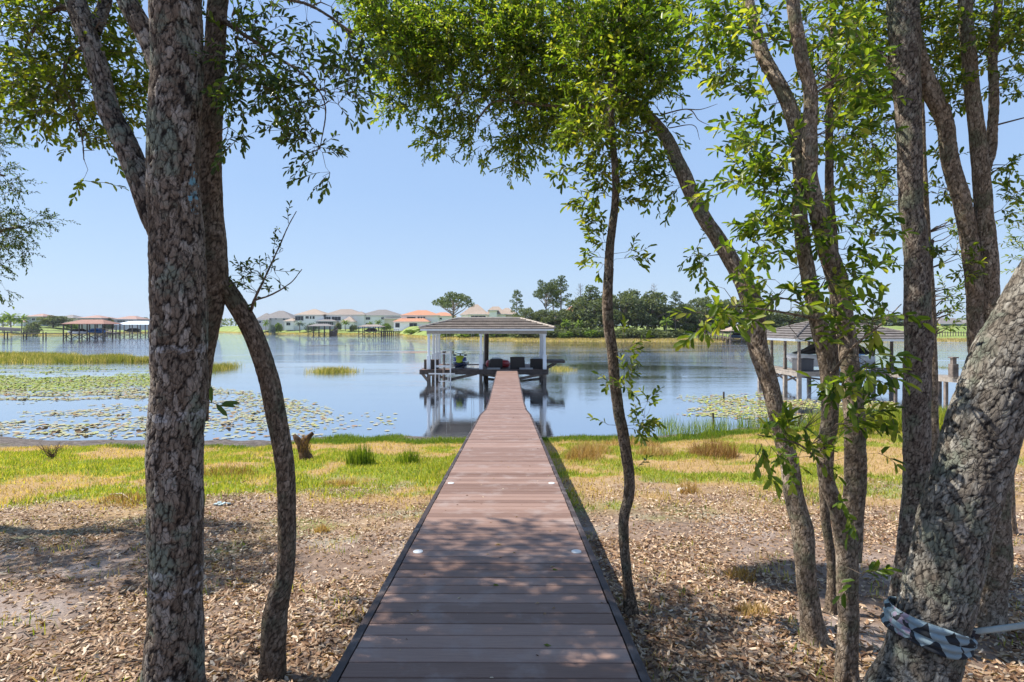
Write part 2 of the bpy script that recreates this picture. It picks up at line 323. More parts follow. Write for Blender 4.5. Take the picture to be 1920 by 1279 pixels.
class Tree:
    def __init__(s, name, base, label, cat, bark, seed, cell=(.028, .055), amp=.007, res=.011, lump=.06, group=None):
        s.root = empty(name, base, label, cat, group); s.base = Vector(base); s.bark = bark; s.seed = seed
        s.V = []; s.Fq = []; s.a = [[], [], []]; s.off = 0; s.nodes = []; s.kw = dict(cell=cell, amp=amp, res=res, lump=lump)
        s.dense = 1.25; s.rscale = 1.0; s.flare = .75; s.leaves = []; s.twigs = MB(); s.rs = random.Random(seed)
    def stem(s, pts, rad, **kw):
        k = dict(s.kw); k.update(kw); k.update({} if s.V else {'flare': s.flare}); k['seed'] = s.seed + len(s.V) * 7
        V, Fq, fi, ID, bk, C, r = stem_arrays([tuple(p) for p in pts], [q_ * s.rscale for q_ in rad], **k)
        s.V.append(V); s.Fq.append(Fq + s.off); s.off += len(V)
        for q, x in zip(s.a, (fi, ID, bk)): q.append(x)
        for i in range(0, len(C), 6): s.nodes.append((Vector(C[i]), float(r[i])))
    def sprig(s, p, d, L, n, size, droop=.25, tw=.0022, wide=.44):
        rs = s.rs; d = d.normalized(); pts = [Vector(p)]; k = 4
        for i in range(k):
            d = (d + Vector((rs.gauss(0, .13), rs.gauss(0, .13), rs.gauss(0, .13) - droop * .22))).normalized(); pts.append(pts[-1] + d * L / k)
        s.twigs.tube(pts, [tw * (1 - .5 * i / k) for i in range(k + 1)], 3, False)
        ph = rs.random() * 6.28
        for j in range(n):
            t = (j + .6) / n; t = t ** .75; f = t * k; i = min(k - 1, int(f)); q = pts[i].lerp(pts[i + 1], f - i); ax = (pts[i + 1] - pts[i]).normalized()
            ph += 2.4 + rs.gauss(0, .3); u = ax.orthogonal().normalized(); v = ax.cross(u); rad = u * math.cos(ph) + v * math.sin(ph)
            a = .75 + rs.gauss(0, .2) if j < n - 1 else .1
            ld = (ax * math.cos(a) + rad * math.sin(a) + Vector((0, 0, -.12))).normalized()
            nn = Vector((rs.gauss(0, .55), rs.gauss(0, .55), 1)) + rad * -.3; nn = (nn - ld * nn.dot(ld)).normalized()
            s.leaves.append((q, ld, nn, size * rs.uniform(.6, 1.2), wide, rs.random()))
    def crown(s, blobs, size=.05, n=12, L=.26, droop=.25, thin=.0045, wide=.44, maxr=.016):
        """blobs: (px, py, rx, ry, d, dd, count)"""
        rs = s.rs; pts = []
        for (cx, cy, rx, ry, d, dd, cnt) in blobs:
            for _ in range(int(cnt * s.dense)):
                while True:
                    a, b, c = rs.uniform(-1, 1), rs.uniform(-1, 1), rs.uniform(-1, 1)
                    if a * a + b * b + c * c < 1: break
                dn = d + c * dd; g = d / dn if False else 1
                p = P(cx + a * rx, cy + b * ry, dn)
                if fbm(p.x * 2.4 + 40, p.z * 2.4 + p.y * 1.7, s.seed, 2) < .33 and cnt > 30: continue
                pts.append(p)
        nodes = [n_[0] for n_ in s.nodes]; nr = [n_[1] for n_ in s.nodes]
        def tree():
            kd = kdtree.KDTree(len(nodes)); [kd.insert(q, i) for i, q in enumerate(nodes)]; kd.balance(); return kd
        kd = tree(); pts.sort(key=lambda q: kd.find(q)[2])
        B = 40
        for b0 in range(0, len(pts), B):
            for p in pts[b0:b0 + B]:
                cand = kd.find_n(p, 14); co, idx, dist = min(cand, key=lambda c_: c_[2] + max(0, (c_[0].z - p.z) + .35 * c_[2]) * .8)
                a = nodes[idx]; ra = min(maxr, max(.0018, min(nr[idx] * .75, thin * (1 + dist * 1.6))))
                v = p - a; Ld = v.length; dirn = v.normalized() if Ld > 1e-4 else Vector((0, 0, 1))
                if Ld > .05:
                    k = max(2, int(Ld / .12)); path = [a]
                    up = Vector((rs.gauss(0, .1), rs.gauss(0, .1), rs.uniform(0, .22))) * Ld
                    for i in range(1, k + 1):
                        t = i / k; q = a + v * t + up * math.sin(t * math.pi) * .6 + Vector((rs.gauss(0, 1), rs.gauss(0, 1), rs.gauss(0, 1))) * .012 * (i < k)
                        path.append(q); nodes.append(q); nr.append(ra * (1 - .6 * t))
                    s.twigs.tube(path, [ra * (1 - .6 * i / k) for i in range(k + 1)], 5 if ra > .004 else 3, False)
                    dirn = (path[-1] - path[-2]).normalized()
                dirn = (dirn + Vector((rs.gauss(0, .5), rs.gauss(0, .5), rs.gauss(0, .4)))).normalized()
                s.sprig(p, dirn, L * rs.uniform(.6, 1.2), max(3, int(n * rs.uniform(.7, 1.3))), size, droop, wide=wide)
            kd = tree()
    def finish(s, leafmat):
        if s.V:
            me = np_mesh('trunk', np.vstack(s.V), [np.vstack(s.Fq)], {'fiss': np.concatenate(s.a[0]), 'rnd': np.concatenate(s.a[1]), 'bk': np.vstack(s.a[2])}, True)
            link('trunk', me, s.bark, s.root)
        if s.twigs.v:
            me = bpy.data.meshes.new('branches'); me.from_pydata(s.twigs.v, [], s.twigs.f); me.update(); link('branches', me, M['twig'], s.root)
        if s.leaves: link('foliage', leaf_mesh(s.leaves), leafmat, s.root)
        return s.root
def leaf_mesh(leaves, curl=.18):
    n = len(leaves)
    Q = np.array([l[0] for l in leaves]); D = np.array([l[1] for l in leaves]); N = np.array([l[2] for l in leaves])
    S = np.array([l[3] for l in leaves])[:, None]; Wd = np.array([l[4] for l in leaves])[:, None]; rd = np.array([l[5] for l in leaves])
    X = np.cross(D, N); N = np.cross(X, D); hw = S * Wd * .5
    v = np.stack([Q, Q + D * S - N * S * curl * .7, Q + D * S * .30 - X * hw * .85 + N * hw * .35, Q + D * S * .80 - X * hw * .80 + N * (hw * .3 - S * curl * .3),
                  Q + D * S * .30 + X * hw * .85 + N * hw * .35, Q + D * S * .80 + X * hw * .80 + N * (hw * .3 - S * curl * .3)], 1)
    b = (np.arange(n) * 6)[:, None]
    return np_mesh('foliage', v.reshape(-1, 3), [np.concatenate([b + np.array([0, 4, 5, 1]), b + np.array([0, 1, 3, 2])])], {'rnd': np.repeat(rd, 6)})
def blades(name, X, Y, Z, H, Wd, rnd, lean=.35, mat=None, seed=1, world_base=None, parent=None):
    r = np.random.default_rng(seed); n = len(X); a = r.uniform(0, 6.283, n); b = r.uniform(0, 6.283, n); ln = H * lean * r.uniform(.1, 1, n)
    base = np.stack([X, Y, Z], 1); w_ = np.stack([np.cos(a), np.sin(a), 0 * a], 1) * Wd[:, None] / 2
    L = np.stack([np.cos(b) * ln, np.sin(b) * ln, H * np.sqrt(np.maximum(.1, 1 - (ln / np.maximum(H, 1e-6)) ** 2 * .7))], 1)
    mid = base + L * .55 + np.array([0, 0, .08]) * H[:, None]
    v = np.stack([base - w_, base + w_, mid + w_ * .7, mid - w_ * .7, base + L], 1); o = (np.arange(n) * 5)[:, None]
    me = np_mesh(name, v.reshape(-1, 3), [o + np.array([0, 1, 2, 3]), o + np.array([3, 2, 4])], {'rnd': np.repeat(rnd, 5)})
    return link(name, me, mat, parent)
# ------------------------------------------------ the setting: near bank, far shore, water
SHX = np.array([-60, -30, -16, -10, -6, 0, 5, 8, 12, 16, 20, 60.]); SHY = np.array([30, 24.5, 21.4, 21.3, 22.3, 22.4, 22.2, 23.4, 24.6, 25.4, 25, 24.])
def shore_y(x): return np.interp(x, SHX, SHY) + (fbm(np.asarray(x, float) * .7, 3., 4, 3) - .5) * 1.0
def gz(x, y):
    x = np.asarray(x, float); y = np.asarray(y, float); sy = shore_y(x)
    u = sy - y
    z = np.where(u > 0, .115 * u - .9 * sstep(22, 40, u), .09 * u)
    z = z * (1 - .25 * sstep(0, 1.2, u) * sstep(4, 1.2, u))
    rough = (fbm(x * 1.1, y * 1.1, 2, 4) - .5) * .10 * sstep(-.5, 2, u) + (fbm(x * 7, y * 7, 6, 3) - .5) * .025 * sstep(0, 2, u)
    return z + rough
def gzf(x, y): return float(gz(np.array([x]), np.array([y]))[0])
gx = np.concatenate([np.linspace(-90, -16, 60), np.linspace(-15.8, 16, 330), np.linspace(16.5, 90, 60)])
gy = np.concatenate([np.linspace(-40, 0, 30), np.linspace(.1, 12, 150), np.linspace(12.12, 32, 160)])
GX, GY = np.meshgrid(gx, gy); GZ = gz(GX, GY); nx = len(gx); ny = len(gy)
i, j = np.meshgrid(np.arange(ny - 1), np.arange(nx - 1), indexing='ij')
gf = np.stack([i * nx + j, i * nx + j + 1, (i + 1) * nx + j + 1, (i + 1) * nx + j], -1).reshape(-1, 4)
# wet = 0..1 along the shore, turf = how green, straw = how dry
def zones(x, y):
    u = shore_y(x) - y + (fbm(x * .35, y * .35, 11, 3) - .5) * 3.2
    band = sstep(.0, .9, u) * sstep(15.6, 11.2, u + (fbm(x * 1.3, y * 1.3, 17, 3) - .5) * 5)            # any grass at all
    dark = sstep(3.4, 2.4, u)                                   # short dark green strip by the water
    dark = dark * sstep(-3.5, -2, x * .2 + (fbm(x, y, 3, 2) - .5) * .5 - 0)
    g = fbm(x * .45, y * .6, 21, 3) * .55 + fbm(x * 1.5, y * 1.1, 22, 3) * .45; green = sstep(.545, .66, g + .16 * sstep(2, 6, u) * sstep(11, 7, u) - .10 * sstep(4, 1, np.abs(u - 4.6)) + .05 * (x < -1) * 1.0)
    return band, dark, green, u
zb, zd, zg, zu = zones(GX, GY)
mud = sstep(.8, .1, zu) + sstep(-7, -10, GX) * sstep(3.2, 1.6, zu)
def ground_mat():
    t = NT('ground'); o = t.obj()
    band = t.attr('band').outputs['Fac']; dark = t.attr('dark').outputs['Fac']; green = t.attr('green').outputs['Fac']; mudf = t.attr('mud').outputs['Fac']
    soil = t.ramp(t.noise(o, 9, 8, .75), [(.3, (.11, .075, .055)), (.5, (.22, .155, .115)), (.72, (.36, .27, .21))])
    soil = t.mix(t.ramp(t.noise(o, .8, 3), [(.5, (0, 0, 0)), (.62, (1, 1, 1))]), soil, t.ramp(t.noise(o, 30, 5), [(.3, (.22, .175, .15)), (.7, (.40, .33, .29))]))
    straw = t.ramp(t.noise(o, 18, 8, .8), [(.28, (.14, .085, .035)), (.5, (.34, .22, .10)), (.72, (.50, .36, .18))])
    turf = t.ramp(t.noise(o, 14, 8, .8), [(.28, (.07, .09, .012)), (.5, (.19, .24, .03)), (.72, (.33, .36, .06))])
    dk = t.ramp(t.noise(o, 20, 6, .8), [(.3, (.05, .08, .015)), (.7, (.14, .2, .03))])
    c = t.mix(green, straw, turf); c = t.mix(dark, c, dk); c = t.mix(band, soil, c)
    c = t.mix(mudf, c, t.ramp(t.noise(o, 5, 6, .7), [(.35, (.05, .04, .035)), (.65, (.17, .145, .13))]))
    t.l(c, t.b.inputs['Base Color']); t.b.inputs['Roughness'].default_value = .95; t.b.inputs['Specular IOR Level'].default_value = .15
    t.bump(t.noise(o, 22, 8, .75), .03, .9); return t.m
me = np_mesh('ground', np.stack([GX, GY, GZ], -1).reshape(-1, 3), [gf], {'band': zb.ravel(), 'dark': zd.ravel(), 'green': zg.ravel(), 'mud': np.clip(mud, 0, 1).ravel()}, True)
tag(link('ground', me, ground_mat()), kind='structure')

SPX = [-6000, -900, 0, 100, 200, 280, 390, 450, 520, 600, 740, 765, 800, 900, 1000, 1250, 1400, 1800, 1920, 2600, 7000]
SPD = [210, 230, 270, 290, 345, 383, 425, 350, 318, 300, 296, 236, 205, 180, 166, 162, 160, 163, 168, 190, 220]
def far_z(px, d):
    s = np.interp(px, SPX, SPD) + (fbm(px * .02, px * 0 + 1., 3, 3) - .5) * 6
    u = d - s
    top = 2.6 + 1.6 * sstep(20, 60, u)
    return np.where(u > 0, .15 + top * sstep(0, 34, u) ** .8, .12 * u) + (fbm(px * .03, d * .03, 8, 3) - .5) * .7 * sstep(2, 15, u), u
fpx = np.concatenate([np.linspace(-2600, -300, 40), np.linspace(-280, 2300, 260), np.linspace(2340, 4500, 40)])
fd = np.concatenate([np.linspace(150, 460, 130), np.geomspace(470, 1150, 20)])
FPX, FD = np.meshgrid(fpx, fd); FZ, FU = far_z(FPX, FD); nfx = len(fpx); nfy = len(fd)
i, j = np.meshgrid(np.arange(nfy - 1), np.arange(nfx - 1), indexing='ij')
ff = np.stack([i * nfx + j, i * nfx + j + 1, (i + 1) * nfx + j + 1, (i + 1) * nfx + j], -1).reshape(-1, 4)
def far_mat():
    t = NT('far_shore'); o = t.obj(); u = t.attr('u').outputs['Fac']
    g = t.ramp(t.noise(o, .12, 6, .7), [(.3, (.09, .13, .03)), (.5, (.19, .25, .05)), (.7, (.30, .32, .10))])
    sand = t.ramp(t.noise(o, .5, 6, .7), [(.35, (.16, .13, .07)), (.65, (.42, .34, .2))])
    c = t.mix(t.ramp(t.math('ADD', t.math('MULTIPLY', u, .05), t.math('MULTIPLY', t.noise(o, .3, 4), .4)), [(.25, (1, 1, 1)), (.5, (0, 0, 0))]), g, sand)
    t.l(c, t.b.inputs['Base Color']); t.b.inputs['Roughness'].default_value = .95; t.bump(t.noise(o, 1.5, 6, .7), .4); return t.m
me = np_mesh('far_shore', np.stack([(FPX - 960) / F * FD, FD, FZ], -1).reshape(-1, 3), [ff], {'u': FU.ravel()}, True)
tag(link('far_shore', me, far_mat()), kind='structure')

def water_mat():
    t = NT('lake_water'); o = t.obj()
    t.b.inputs['Base Color'].default_value = (.03, .042, .058, 1); t.b.inputs['Roughness'].default_value = .015; t.b.inputs['IOR'].default_value = 2.4
    
    a = t.noise(t.mapping(o, (1.0, 2.6, 1)), 1.6, 4, .55); b = t.noise(t.mapping(o, (.35, 1.1, 1)), .5, 3, .5); c = t.noise(t.mapping(o, (1, 1.6, 1)), 7, 3, .5)
    calm = t.ramp(t.noise(t.mapping(o, (.02, .09, 1)), 1., 3, .6), [(.35, (.10, .10, .10)), (.62, (1, 1, 1))])
    y = t.n("ShaderNodeSeparateXYZ"); t.l(o, y.inputs[0])
    far = t.ramp(t.math('MULTIPLY', y.outputs[1], .01), [(.25, (.10, .10, .10)), (.6, (.5, .5, .5)), (1, (1.6, 1.6, 1.6))])
    h = t.math('ADD', t.math('MULTIPLY', a, 1.), t.math('ADD', t.math('MULTIPLY', b, 1.6), t.math('MULTIPLY', c, .22)))
    h = t.math('MULTIPLY', h, t.math('MULTIPLY', calm, far))
    t.bump(h, .05, .7)
    gl = t.n("ShaderNodeBsdfGlossy"); gl.inputs['Color'].default_value = (.96, .97, .99, 1); gl.inputs['Roughness'].default_value = .02; t.l(t.b.inputs['Normal'].links[0].from_socket, gl.inputs['Normal'])
    mx = t.n("ShaderNodeMixShader"); mx.inputs[0].default_value = .68; t.l(t.b.outputs[0], mx.inputs[1]); t.l(gl.outputs[0], mx.inputs[2]); t.l(mx.outputs[0], t.out.inputs[0])
    return t.m
xs = np.array([-1500, 1500.]); me = np_mesh('lake_water', [(-1500, 12, 0), (1500, 12, 0), (1500, 620, 0), (-1500, 620, 0)], [np.array([[0, 1, 2, 3]])])
tag(link('lake_water', me, water_mat()), kind='structure')

# ------------------------------------------------ boardwalk
WD, WH = [-3., 2.74, 17.2, 21., 24.4, 60.], [1.51 + .0645 * -3, 1.687, 2.62, 3.03, 3.2, 3.2]
def walk_z(y): return CZ - float(np.interp(y, WD, WH))
def walk_x(y): return -.09 - .0062 * y
def plank_mat(name, a, b, c, rough=.62):
    t = NT(name); o = t.obj(); rn = t.attr('rnd').outputs['Fac']
    base = t.ramp(rn, [(0, a), (.5, b), (1, c)])
    g = t.noise(t.mapping(o, (1.5, 45, 45)), 4, 6, .7); base = t.mix(.55, base, t.ramp(g, [(.3, (.62, .6, .6)), (.7, (1.35, 1.35, 1.35))]), 'MULTIPLY')
    s = t.noise(o, 3.2, 5, .6); base = t.mix(t.ramp(s, [(.52, (0, 0, 0)), (.75, (.45, .45, .45))]), base, (.36, .31, .29))
    t.l(base, t.b.inputs['Base Color']); t.b.inputs['Roughness'].default_value = rough; t.b.inputs['Specular IOR Level'].default_value = .3
    t.bump(g, .0015, .6); return t.m
M['plank'] = plank_mat('composite_plank', (.15, .086, .062), (.20, .124, .095), (.265, .170, .132))
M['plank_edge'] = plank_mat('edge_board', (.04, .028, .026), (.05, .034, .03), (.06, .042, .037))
M['timber'] = simple('weathered_timber', (.15, .12, .10), .9, scale=3, var=.3, bump=.01)
M['dark_timber'] = simple('dark_timber', (.055, .042, .036), .85, scale=4, var=.3, bump=.01)
M['white_paint'] = simple('white_painted_wood', (.62, .66, .70), .5, scale=2, var=.05)
M['alu'] = simple('aluminium', (.55, .56, .57), .45, .35, scale=5, var=.1)
WALK0, WALK1 = -2.6, 42.55
walk = empty('boardwalk', (walk_x(20), 20, 0), 'long reddish brown plank boardwalk running straight over the grass and water to the boathouse', 'boardwalk')
V = []; Fb = []; rn = []; y = WALK0; k = 0; rr = random.Random(3)
mb = MB(); cnts = []
while y < WALK1:
    ym = y + .0695; z0, z1 = walk_z(y), walk_z(y + .139); x = walk_x(ym)
    tl = Vector((0, 0, 0)); ang = math.atan2(z1 - z0, .139)
    from mathutils import Matrix
    n0 = len(mb.v); mb.box((x + rr.gauss(0, .0015), ym, (z0 + z1) / 2 - .0125 + rr.gauss(0, .0007)), (1.436, .1368, .025), rz=-.0062 + rr.gauss(0, .0006), tilt=Matrix.Rotation(ang, 3, 'X'), bev=.0035)
    cnts.append(len(mb.v) - n0); y += .1455
me = bpy.data.meshes.new('deck'); me.from_pydata(mb.v, [], mb.f); me.update()
at = me.attributes.new('rnd', 'FLOAT', 'POINT'); at.data.foreach_set('value', np.repeat([rr.random() for _ in cnts], cnts).astype(np.float32))
import bmesh
bm = bmesh.new(); bm.from_mesh(me); bmesh.ops.recalc_face_normals(bm, faces=bm.faces); bm.to_mesh(me); bm.free()
link('deck', me, M['plank'], walk)
YS = [WALK0, 2.74, 6, 10, 14, 17.2, 19, 21, 22.8, 24.4, 30, 36, 42.55]
for s in (-1, 1):
    e = MB()
    for a, b in zip(YS[:-1], YS[1:]):
        for off, wd, hh, dz in ((.738, .028, .028, -.012), (.762, .018, .19, -.098)):
            xa, xb = walk_x(a) + s * off, walk_x(b) + s * off
            e.bar((xa, a, walk_z(a) + dz), (xb, b, walk_z(b) + dz), wd, hh)
    e.build('edge_board', M['plank_edge'], walk)
for y in np.arange(-1.5, 42, 2.4):
    for s in (-1, 1):
        x = walk_x(y) + s * .64; g = min(gzf(x, y), 0) - .6 if y > 20 else gzf(x, y) - .3
        q = MB(); q.box((x, y, (walk_z(y) - .20 + g) / 2), (.14, .14, walk_z(y) - .20 - g)); q.build('post', M['timber'], walk)
j_ = MB()
for a, b in zip(YS[:-1], YS[1:]):
    for s in (-.64, 0, .64): j_.bar((walk_x(a) + s, a, walk_z(a) - .115), (walk_x(b) + s, b, walk_z(b) - .115), .05, .17)
j_.build('joists', M['timber'], walk)
M['disc'] = simple('white_plastic_lens', (.62, .63, .62), .4, var=.06)
for y in (1.97, 4.64, 7.3):
    for s in (-1, 1):
        q = MB(); x = walk_x(y) + s * .635; q.lathe((x, y, walk_z(y) + .001), [(.040, 0), (.040, .005), (.031, .008), (.010, .0095)], 20); q.build('deck_light', M['disc'], walk)

# ------------------------------------------------ the boathouse at the end of the walk
M['tile'] = None
def tile_mat(name, a, b, c):
    t = NT(name); o = t.obj()
    br = t.n('ShaderNodeTexBrick'); br.inputs['Scale'].default_value = 1; br.inputs['Brick Width'].default_value = .3; br.inputs['Row Height'].default_value = .33; br.inputs['Mortar Size'].default_value = .008
    br.inputs['Color1'].default_value = (*a, 1); br.inputs['Color2'].default_value = (*b, 1); br.inputs['Mortar'].default_value = (*[x * .35 for x in a], 1); br.inputs['Bias'].default_value = -.2
    t.l(o, br.inputs['Vector'])
    c_ = t.mix(t.ramp(t.noise(o, 2.2, 5, .7), [(.45, (0, 0, 0)), (.7, (.8, .8, .8))]), br.outputs[0], c)
    t.l(c_, t.b.inputs['Base Color']); t.b.inputs['Roughness'].default_value = .8; return t.m
M['tile_brown'] = tile_mat('brown_concrete_tile', (.17, .14, .118), (.24, .20, .165), (.32, .275, .23))
def hip_roof(mb_, x0, x1, y0, y1, z, h, runx, course=.33, thick=.05, lip=.03):
    """stepped tile courses on a hip roof; runx = horizontal run of the end hips"""
    n = max(3, int(round(math.hypot((y1 - y0) / 2, h) / course)))
    for k in range(n):
        a, b = k / n, (k + 1) / n
        def ring(t, dz):
            ex = runx * t; ey = (y1 - y0) / 2 * t
            return [(x0 + ex, y0 + ey, z + h * t + dz), (x1 - ex, y0 + ey, z + h * t + dz), (x1 - ex, y1 - ey, z + h * t + dz), (x0 + ex, y1 - ey, z + h * t + dz)]
        lo = ring(a - .045 / 1, lip + thick); hi = ring(b, lip); bot = ring(a, -.01)
        mb_.add(bot + lo + hi, [(4 + q, 4 + (q + 1) % 4, 8 + (q + 1) % 4, 8 + q) for q in range(4)] + [(q, (q + 1) % 4, 4 + (q + 1) % 4, 4 + q) for q in range(4)])
    return mb_
def ridge_caps(mb_, pts, r=.09, step=.36):
    for a, b in pts:
        a = Vector(a); b = Vector(b); n = max(2, int((b - a).length / step)); t = (b - a).normalized()
        for k in range(n):
            p = a.lerp(b, k / n); q = a.lerp(b, (k + 1.12) / n); mb_.tube([p, q], [r * 1.12, r * .85], 8)
    return mb_
bh = empty('boathouse', (-2, 42.7, 0), 'white posted boathouse with brown tiled hip roof at the far end of the boardwalk', 'boathouse')
X0, X1, Y0, Y1, DZ = -6.76, 2.62, 42.6, 49.2, 1.04
d_ = MB()
def deckpart(x0, x1, y0, y1):
    d_.box(((x0 + x1) / 2, (y0 + y1) / 2, DZ - .035), (x1 - x0, y1 - y0, .07), bev=.01)
deckpart(X0, X1, Y0, Y0 + 1.5); deckpart(X0, X0 + 1.0, Y0 + 1.503, Y1); deckpart(-2.55, X1, Y0 + 1.503, Y1); deckpart(X0 + 1.003, -2.553, Y1 - .6, Y1)
d_.build('deck', simple('boathouse_deck', (.15, .095, .08), .7, scale=8), bh)
f_ = MB(); f_.box(((X0 + X1) / 2, Y0 - .03, DZ - .17), (X1 - X0 + .04, .05, .34)); f_.box((X0 - .03, (Y0 + Y1) / 2, DZ - .17), (.05, Y1 - Y0, .34)); f_.box((X1 + .03, (Y0 + Y1) / 2, DZ - .17), (.05, Y1 - Y0, .34))
f_.build('fascia', M['dark_timber'], bh)
pp = [(-6.16, 42.85), (2.42, 42.85), (-2.30, 42.85), (-6.16, 45.4), (-6.16, 47.2), (-6.16, 48.9), (2.42, 45.9), (2.42, 48.9), (-2.30, 48.9)]
for x, y in pp:
    q = MB(); q.box((x, y, 2.5), (.17, .17, 2.9 - .02), bev=.012); q.box((x, y, 1.55), (.27, .27, .98), bev=.015); q.box((x, y, 2.07), (.30, .30, .06)); q.box((x, y, 3.62), (.26, .26, .12)); q.build('post', M['white_paint'], bh)
    q = MB(); q.box((x, y, .05), (.24, .24, 1.3)); q.build('pile', M['timber'], bh)
q = MB(); q.tube([(-2.08, 46.5, -.6), (-2.02, 46.5, 3.9)], .17, 10); q.build('mast_pile', M['dark_timber'], bh)
bm_ = MB(); zb_ = 3.84
for (x0, x1, y0, y1) in ((X0 + .45, X1 - .05, 42.73, 42.98), (X0 + .45, X1 - .05, 48.8, 49.05)): bm_.box(((x0 + x1) / 2, (y0 + y1) / 2, zb_), (x1 - x0, y1 - y0, .3))
for x in (-6.16, 2.42): bm_.box((x, 45.9, zb_ + .003), (.22, 5.8, .294))
bm_.build('beam', simple('beige_beam', (.33, .32, .30), .6), bh)
rf = MB(); RX0, RX1, RY0, RY1 = -6.72, 3.1, 42.05, 49.6
hip_roof(rf, RX0, RX1, RY0, RY1, 4.07, .74, 2.42, course=.68, thick=.10, lip=.02)
rf_ = rf.build('roof', M['tile_brown'], bh)
rc = MB(); rm = (RY0 + RY1) / 2; rz_ = 4.88
ridge_caps(rc, [((RX0 + 2.42, rm, rz_), (RX1 - 2.42, rm, rz_)), ((RX0, RY0, 4.17), (RX0 + 2.42, rm, rz_)), ((RX1, RY0, 4.17), (RX1 - 2.42, rm, rz_)), ((RX0, RY1, 4.17), (RX0 + 2.42, rm, rz_)), ((RX1, RY1, 4.17), (RX1 - 2.42, rm, rz_))])
rc.build('ridge_tiles', simple('ridge_tile', (.36, .31, .26), .8, scale=3), rf_)
q = MB(); 
for (a, b, c, d) in ((RX0 + .04, RX1 - .04, RY0 + .03, RY0 + .06), (RX0 + .04, RX1 - .04, RY1 - .06, RY1 - .03)): q.box(((a + b) / 2, (c + d) / 2, 3.995), (b - a, d - c, .15))
for x in (RX0 + .055, RX1 - .055): q.box((x, rm, 3.995), (.03, RY1 - RY0 - .13, .15))
q.build('gutter_board', M['white_paint'], bh)
q = MB(); q.box(((RX0 + RX1) / 2, rm, 4.078), (RX1 - RX0 - .02, RY1 - RY0 - .02, .02)); q.build('soffit', simple('soffit', (.10, .09, .085), .8), bh)
q = MB()
for a, b in (((X0 + .1, 42.7, .80), (X0 + .65, 42.7, .1)), ((-2.6, 42.75, .75), (-4.6, 42.75, .30)), ((-6.0, 42.75, .70), (-4.4, 42.75, .28)), ((-2.0, 42.75, .70), (.4, 42.75, .30)), ((2.3, 42.75, .72), (.2, 42.75, .30)),
             ((-6.1, 44, .7), (-6.1, 47, .1)), ((-2.3, 44, .7), (-2.3, 48, .1)), ((2.4, 44, .7), (2.4, 48, .1)), ((-2.3, 48.6, .7), (2.4, 48.6, .15)), ((-2.3, 48.65, .15), (2.4, 48.65, .7))):
    q.bar(a, b, .07, .2)
q.build('brace', M['timber'], bh)
q = MB(); q.box((3.25, 43.6, 1.62), (1.35, 1.6, .2), bev=.01); q.bar((2.62, 42.95, 1.1), (3.3, 42.95, 1.5), .08, .1); q.bar((2.62, 44.2, 1.1), (3.3, 44.2, 1.5), .08, .1); q.build('cantilever_shelf', M['dark_timber'], bh)

def storage():
    r = empty('storage_box', (-6.05, 43.5, DZ), 'dark brown storage box on the left corner of the boathouse deck', 'storage box')
    q = MB(); q.box((0, 0, .33), (1.02, .75, .66), bev=.02)
    for x in np.linspace(-.45, .45, 9): q.box((x, -.377, .33), (.085, .02, .6))
    q.build('body', M['dark_timber'], r, world=False); q = MB(); q.box((0, 0, .685), (1.08, .8, .045), bev=.012); q.build('lid', M['dark_timber'], r, world=False)
storage()
# lift frame in front of the boathouse
lf = empty('boat_lift', (-5.25, 42.2, 0), 'pale aluminium frame standing in the water at the left front of the boathouse', 'boat lift')
for x in (-5.58, -4.48):
    q = MB(); q.box((x, 42.1, .95), (.09, .09, 2.7 if x < -5 else 3.0)); q.box((x, 42.1, -.3), (.06, .06, .5)); q.build('leg', M['alu'], lf)
q = MB(); q.box((-5.03, 42.16, 2.24), (1.2, .05, .07)); q.box((-5.03, 42.16, 1.33), (1.14, .05, .15)); q.box((-5.1, 42.0, .80), (1.9, .09, .09)); q.box((-4.65, 42.05, .5), (.06, .05, .6)); q.box((-5.3, 42.05, .5), (.06, .05, .5)); q.bar((-5.3, 42.05, .25), (-4.6, 42.05, .25), .05, .06); q.build('crossbar', M['alu'], lf)
q = MB(); q.tube([(-4.98, 42.35, -.7), (-4.98, 42.35, 1.6), (-4.97, 42.35, 2.33)], [.10, .095, .09], 10); q.box((-4.97, 42.35, 2.36), (.26, .24, .1), bev=.02)
thing('mooring_pile', q, M['timber'], 'brown round wooden pile inside the aluminium lift frame', 'pile', base=(-4.98, 42.35, 0))
q = MB(); q.box((-4.75, 45.2, 2.85), (.30, .05, .32), bev=.02); q.tube([(-4.75, 45.25, 2.7), (-4.75, 45.25, 1.0)], .03, 8); q.lathe((-4.75, 45.17, 2.85), [(.10, -.01), (.10, .01)], 14, 'Y')
thing('lift_control_box', q, M['white_paint'], 'pale grey control box on a pole above the jet ski', 'control box', base=(-4.75, 45.2, 0))

